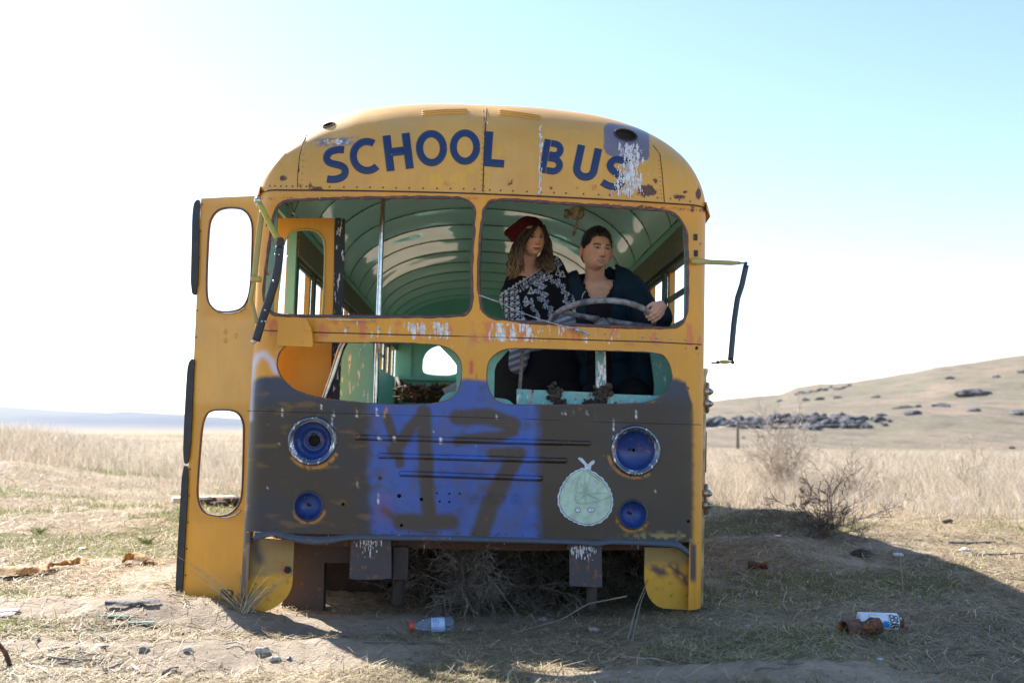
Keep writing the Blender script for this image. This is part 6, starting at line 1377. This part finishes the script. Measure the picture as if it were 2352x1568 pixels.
n = 14; v = [onb(-1.0+2.3*i/n, hh) for hh in (-.005, .062) for i in range(n+1)]; b = MB(); b.add(v, [(i, i+1, n+2+i, n+1+i) for i in range(n)], (.40, .55, .80)); raw('bottle_label', b.arr(), b.f, M_attr, broot, True, np.concatenate(b.c))
b = MB(); b.tube([onb(.45+.42*math.sin(q), .018+.014*math.cos(q), .0012) for q in np.linspace(0, 2*math.pi, 25)], .0008, 5, (.03, .06, .18)); raw('label_ring', b.arr(), b.f, M_attr, broot, True, np.concatenate(b.c))
b = MB(); b.add([onb(.70, .008, .0016), onb(.55, .020, .0016), onb(.50, .016, .0016), onb(.25, .030, .0016), onb(.42, .013, .0016), onb(.48, .017, .0016)], [(0, 1, 2), (0, 2, 5), (5, 2, 3), (5, 3, 4)], (.45, .05, .03)); raw('label_bolt', b.arr(), b.f, M_attr, broot, False, np.concatenate(b.c))
for ch_ in broot.children: ch_.matrix_parent_inverse = broot.matrix_basis.inverted()
# ------------------------------------------------------------------ far things
c = at(1692, 0, 95); b = MB(); zt_ = CAM[2]+(975-968)/F*95; b.tube([c-(0, 0, .5), (c[0], c[1], zt_)], [.17, .13], 8); b.box((c[0], c[1], zt_-.25), (1.6, .12, .14)); tag(b.build('utility_pole', M_wood, None, True, loc=c), 'lone wooden utility pole at the foot of the right hillside', 'pole')
pw0 = np.array([c[0], c[1], zt_]); b = MB()
for dz_, e in ((0, (2460, 898)), (-.35, (2460, 930)), (-.1, (1560, 968))):
    az = math.atan((e[0]-1176)/F)+YAW; rd = 120; q = np.array([CAM[0]+rd*math.sin(az), CAM[1]+rd*math.cos(az), CAM[2]+(975-e[1])/F*rd]); pts = [pw0*(1-t_)+q*t_-(0, 0, 1.2*4*t_*(1-t_)*.5) for t_ in np.linspace(0, 1, 24)]; b.tube(np.array(pts)+(0, 0, dz_), .02, 4)
tag(b.build('power_line', simple('pale_wire', (.6, .6, .62), .4, bump=0), None, False, loc=pw0), 'thin power wires running across the right hillside from the pole', 'power line')
RG = 'dark rock outcrops along the right hillside'; R2 = random.Random(12)
rocks = []
for px in np.arange(1630, 2040, 6.0): rocks.append((px+R2.gauss(0, 3), 960, R2.uniform(6, 15)*(1.15 if px < 1960 else .7), (240 if R2.random() < .55 else 247)+R2.gauss(0, 1.5)))
for px in np.arange(1830, 1960, 11): rocks.append((px, 890, R2.uniform(4, 7), 500+R2.gauss(0, 4)))
rocks += [(1862, 982, 15, 236), (1762, 980, 10, 237), (2096, 962, 13, 262), (2233, 968, 10, 280), (2095, 948, 8, 262), (2022, 965, 8, 262), (2165, 942, 11, 300), (2150, 945, 8, 300), (2230, 895, 22, 360), (2215, 899, 14, 362), (2252, 898, 13, 362), (2080, 934, 9, 300), (2060, 937, 8, 300), (2105, 932, 8, 300),
          (2330, 975, 13, 270), (2345, 968, 12, 275), (1705, 1004, 4, 200), (1745, 1003, 5, 200), (2320, 1016, 5, 170), (1925, 885, 9, 430), (1850, 905, 8, 430), (1880, 897, 8, 430), (2290, 880, 7, 420), (2352, 870, 8, 430), (2010, 912, 7, 400), (2180, 872, 8, 430), (1790, 905, 7, 480)]
protos = []
for i in range(6):
    me = bpy.data.meshes.new('boulder'); bm = bmesh.new(); bmesh.ops.create_icosphere(bm, subdivisions=3, radius=1)
    for q in bm.verts:
        p = q.co*1.0; k_ = 1+.45*mnoise.noise(p*1.1+Vector((i*7, 0, 0)))+.22*mnoise.noise(p*3.1+Vector((0, i*5, 0))); q.co = Vector((p.x*k_*1.25, p.y*k_, p.z*k_*.75))
    bm.to_mesh(me); bm.free(); me.materials.append(M_rock); protos.append(me)
side = lambda px, py: ('left part' if px < 1800 else 'middle' if px < 2000 else 'right part')
ORD = 'first second third fourth fifth sixth seventh eighth ninth tenth eleventh twelfth thirteenth fourteenth fifteenth sixteenth seventeenth eighteenth nineteenth twentieth'.split()
TENS = {20: 'twenty', 30: 'thirty', 40: 'forty', 50: 'fifty', 60: 'sixty', 70: 'seventy', 80: 'eighty', 90: 'ninety'}
def ordw(k): return ORD[k] if k < 20 else TENS[(k+1)//10*10]+('-'+ORD[(k+1) % 10-1] if (k+1) % 10 else 'th').replace('ythh', 'ieth')
def rock_label(i, px, sz, r):
    band = 'cliff band' if r < 255 else 'upper slope' if r < 380 else 'ridge'
    same = sorted(q[0] for q in rocks if ('cliff band' if q[3] < 255 else 'upper slope' if q[3] < 380 else 'ridge') == band)
    return '%s dark rock, %s from the bus along the hill %s' % ('large' if sz > 10 else 'small', ordw(same.index(px)), band)
for i, (px, py, sz, r) in enumerate(rocks):
    c = at(px, 0, r); s_m = sz/F*r; o = bpy.data.objects.new('rock_outcrop', protos[i % 6]); COLL.objects.link(o); o.location = (c[0], c[1], c[2]+s_m*.15); o.scale = (s_m*1.15, s_m, s_m*(1.15 if r < 255 else .7)); o.rotation_euler = (R2.uniform(-.3, .3), 0, R2.uniform(0, 6)); tag(o, rock_label(i, px, sz, r), 'rock', RG)
# haze
zs = gzz[RR < 9200]; b = MB(); z0_, z1_ = float(gzz.min())-1, max(float(gzz.max()), 12)+8; b.box((0, 0, (z0_+z1_)/2), (19600, 19600, z1_-z0_))
t = NT('thin_air_haze'); vol = t.t.nodes.new('ShaderNodeVolumePrincipled'); vol.inputs['Color'].default_value = (.82, .90, 1, 1); vol.inputs['Density'].default_value = .000035; vol.inputs['Anisotropy'].default_value = .2
t.t.nodes.remove(t.b); t.l(vol.outputs[0], t.t.nodes['Material Output'].inputs['Volume'])
hz = b.build('haze', t.m); tag(hz, kind='stuff')
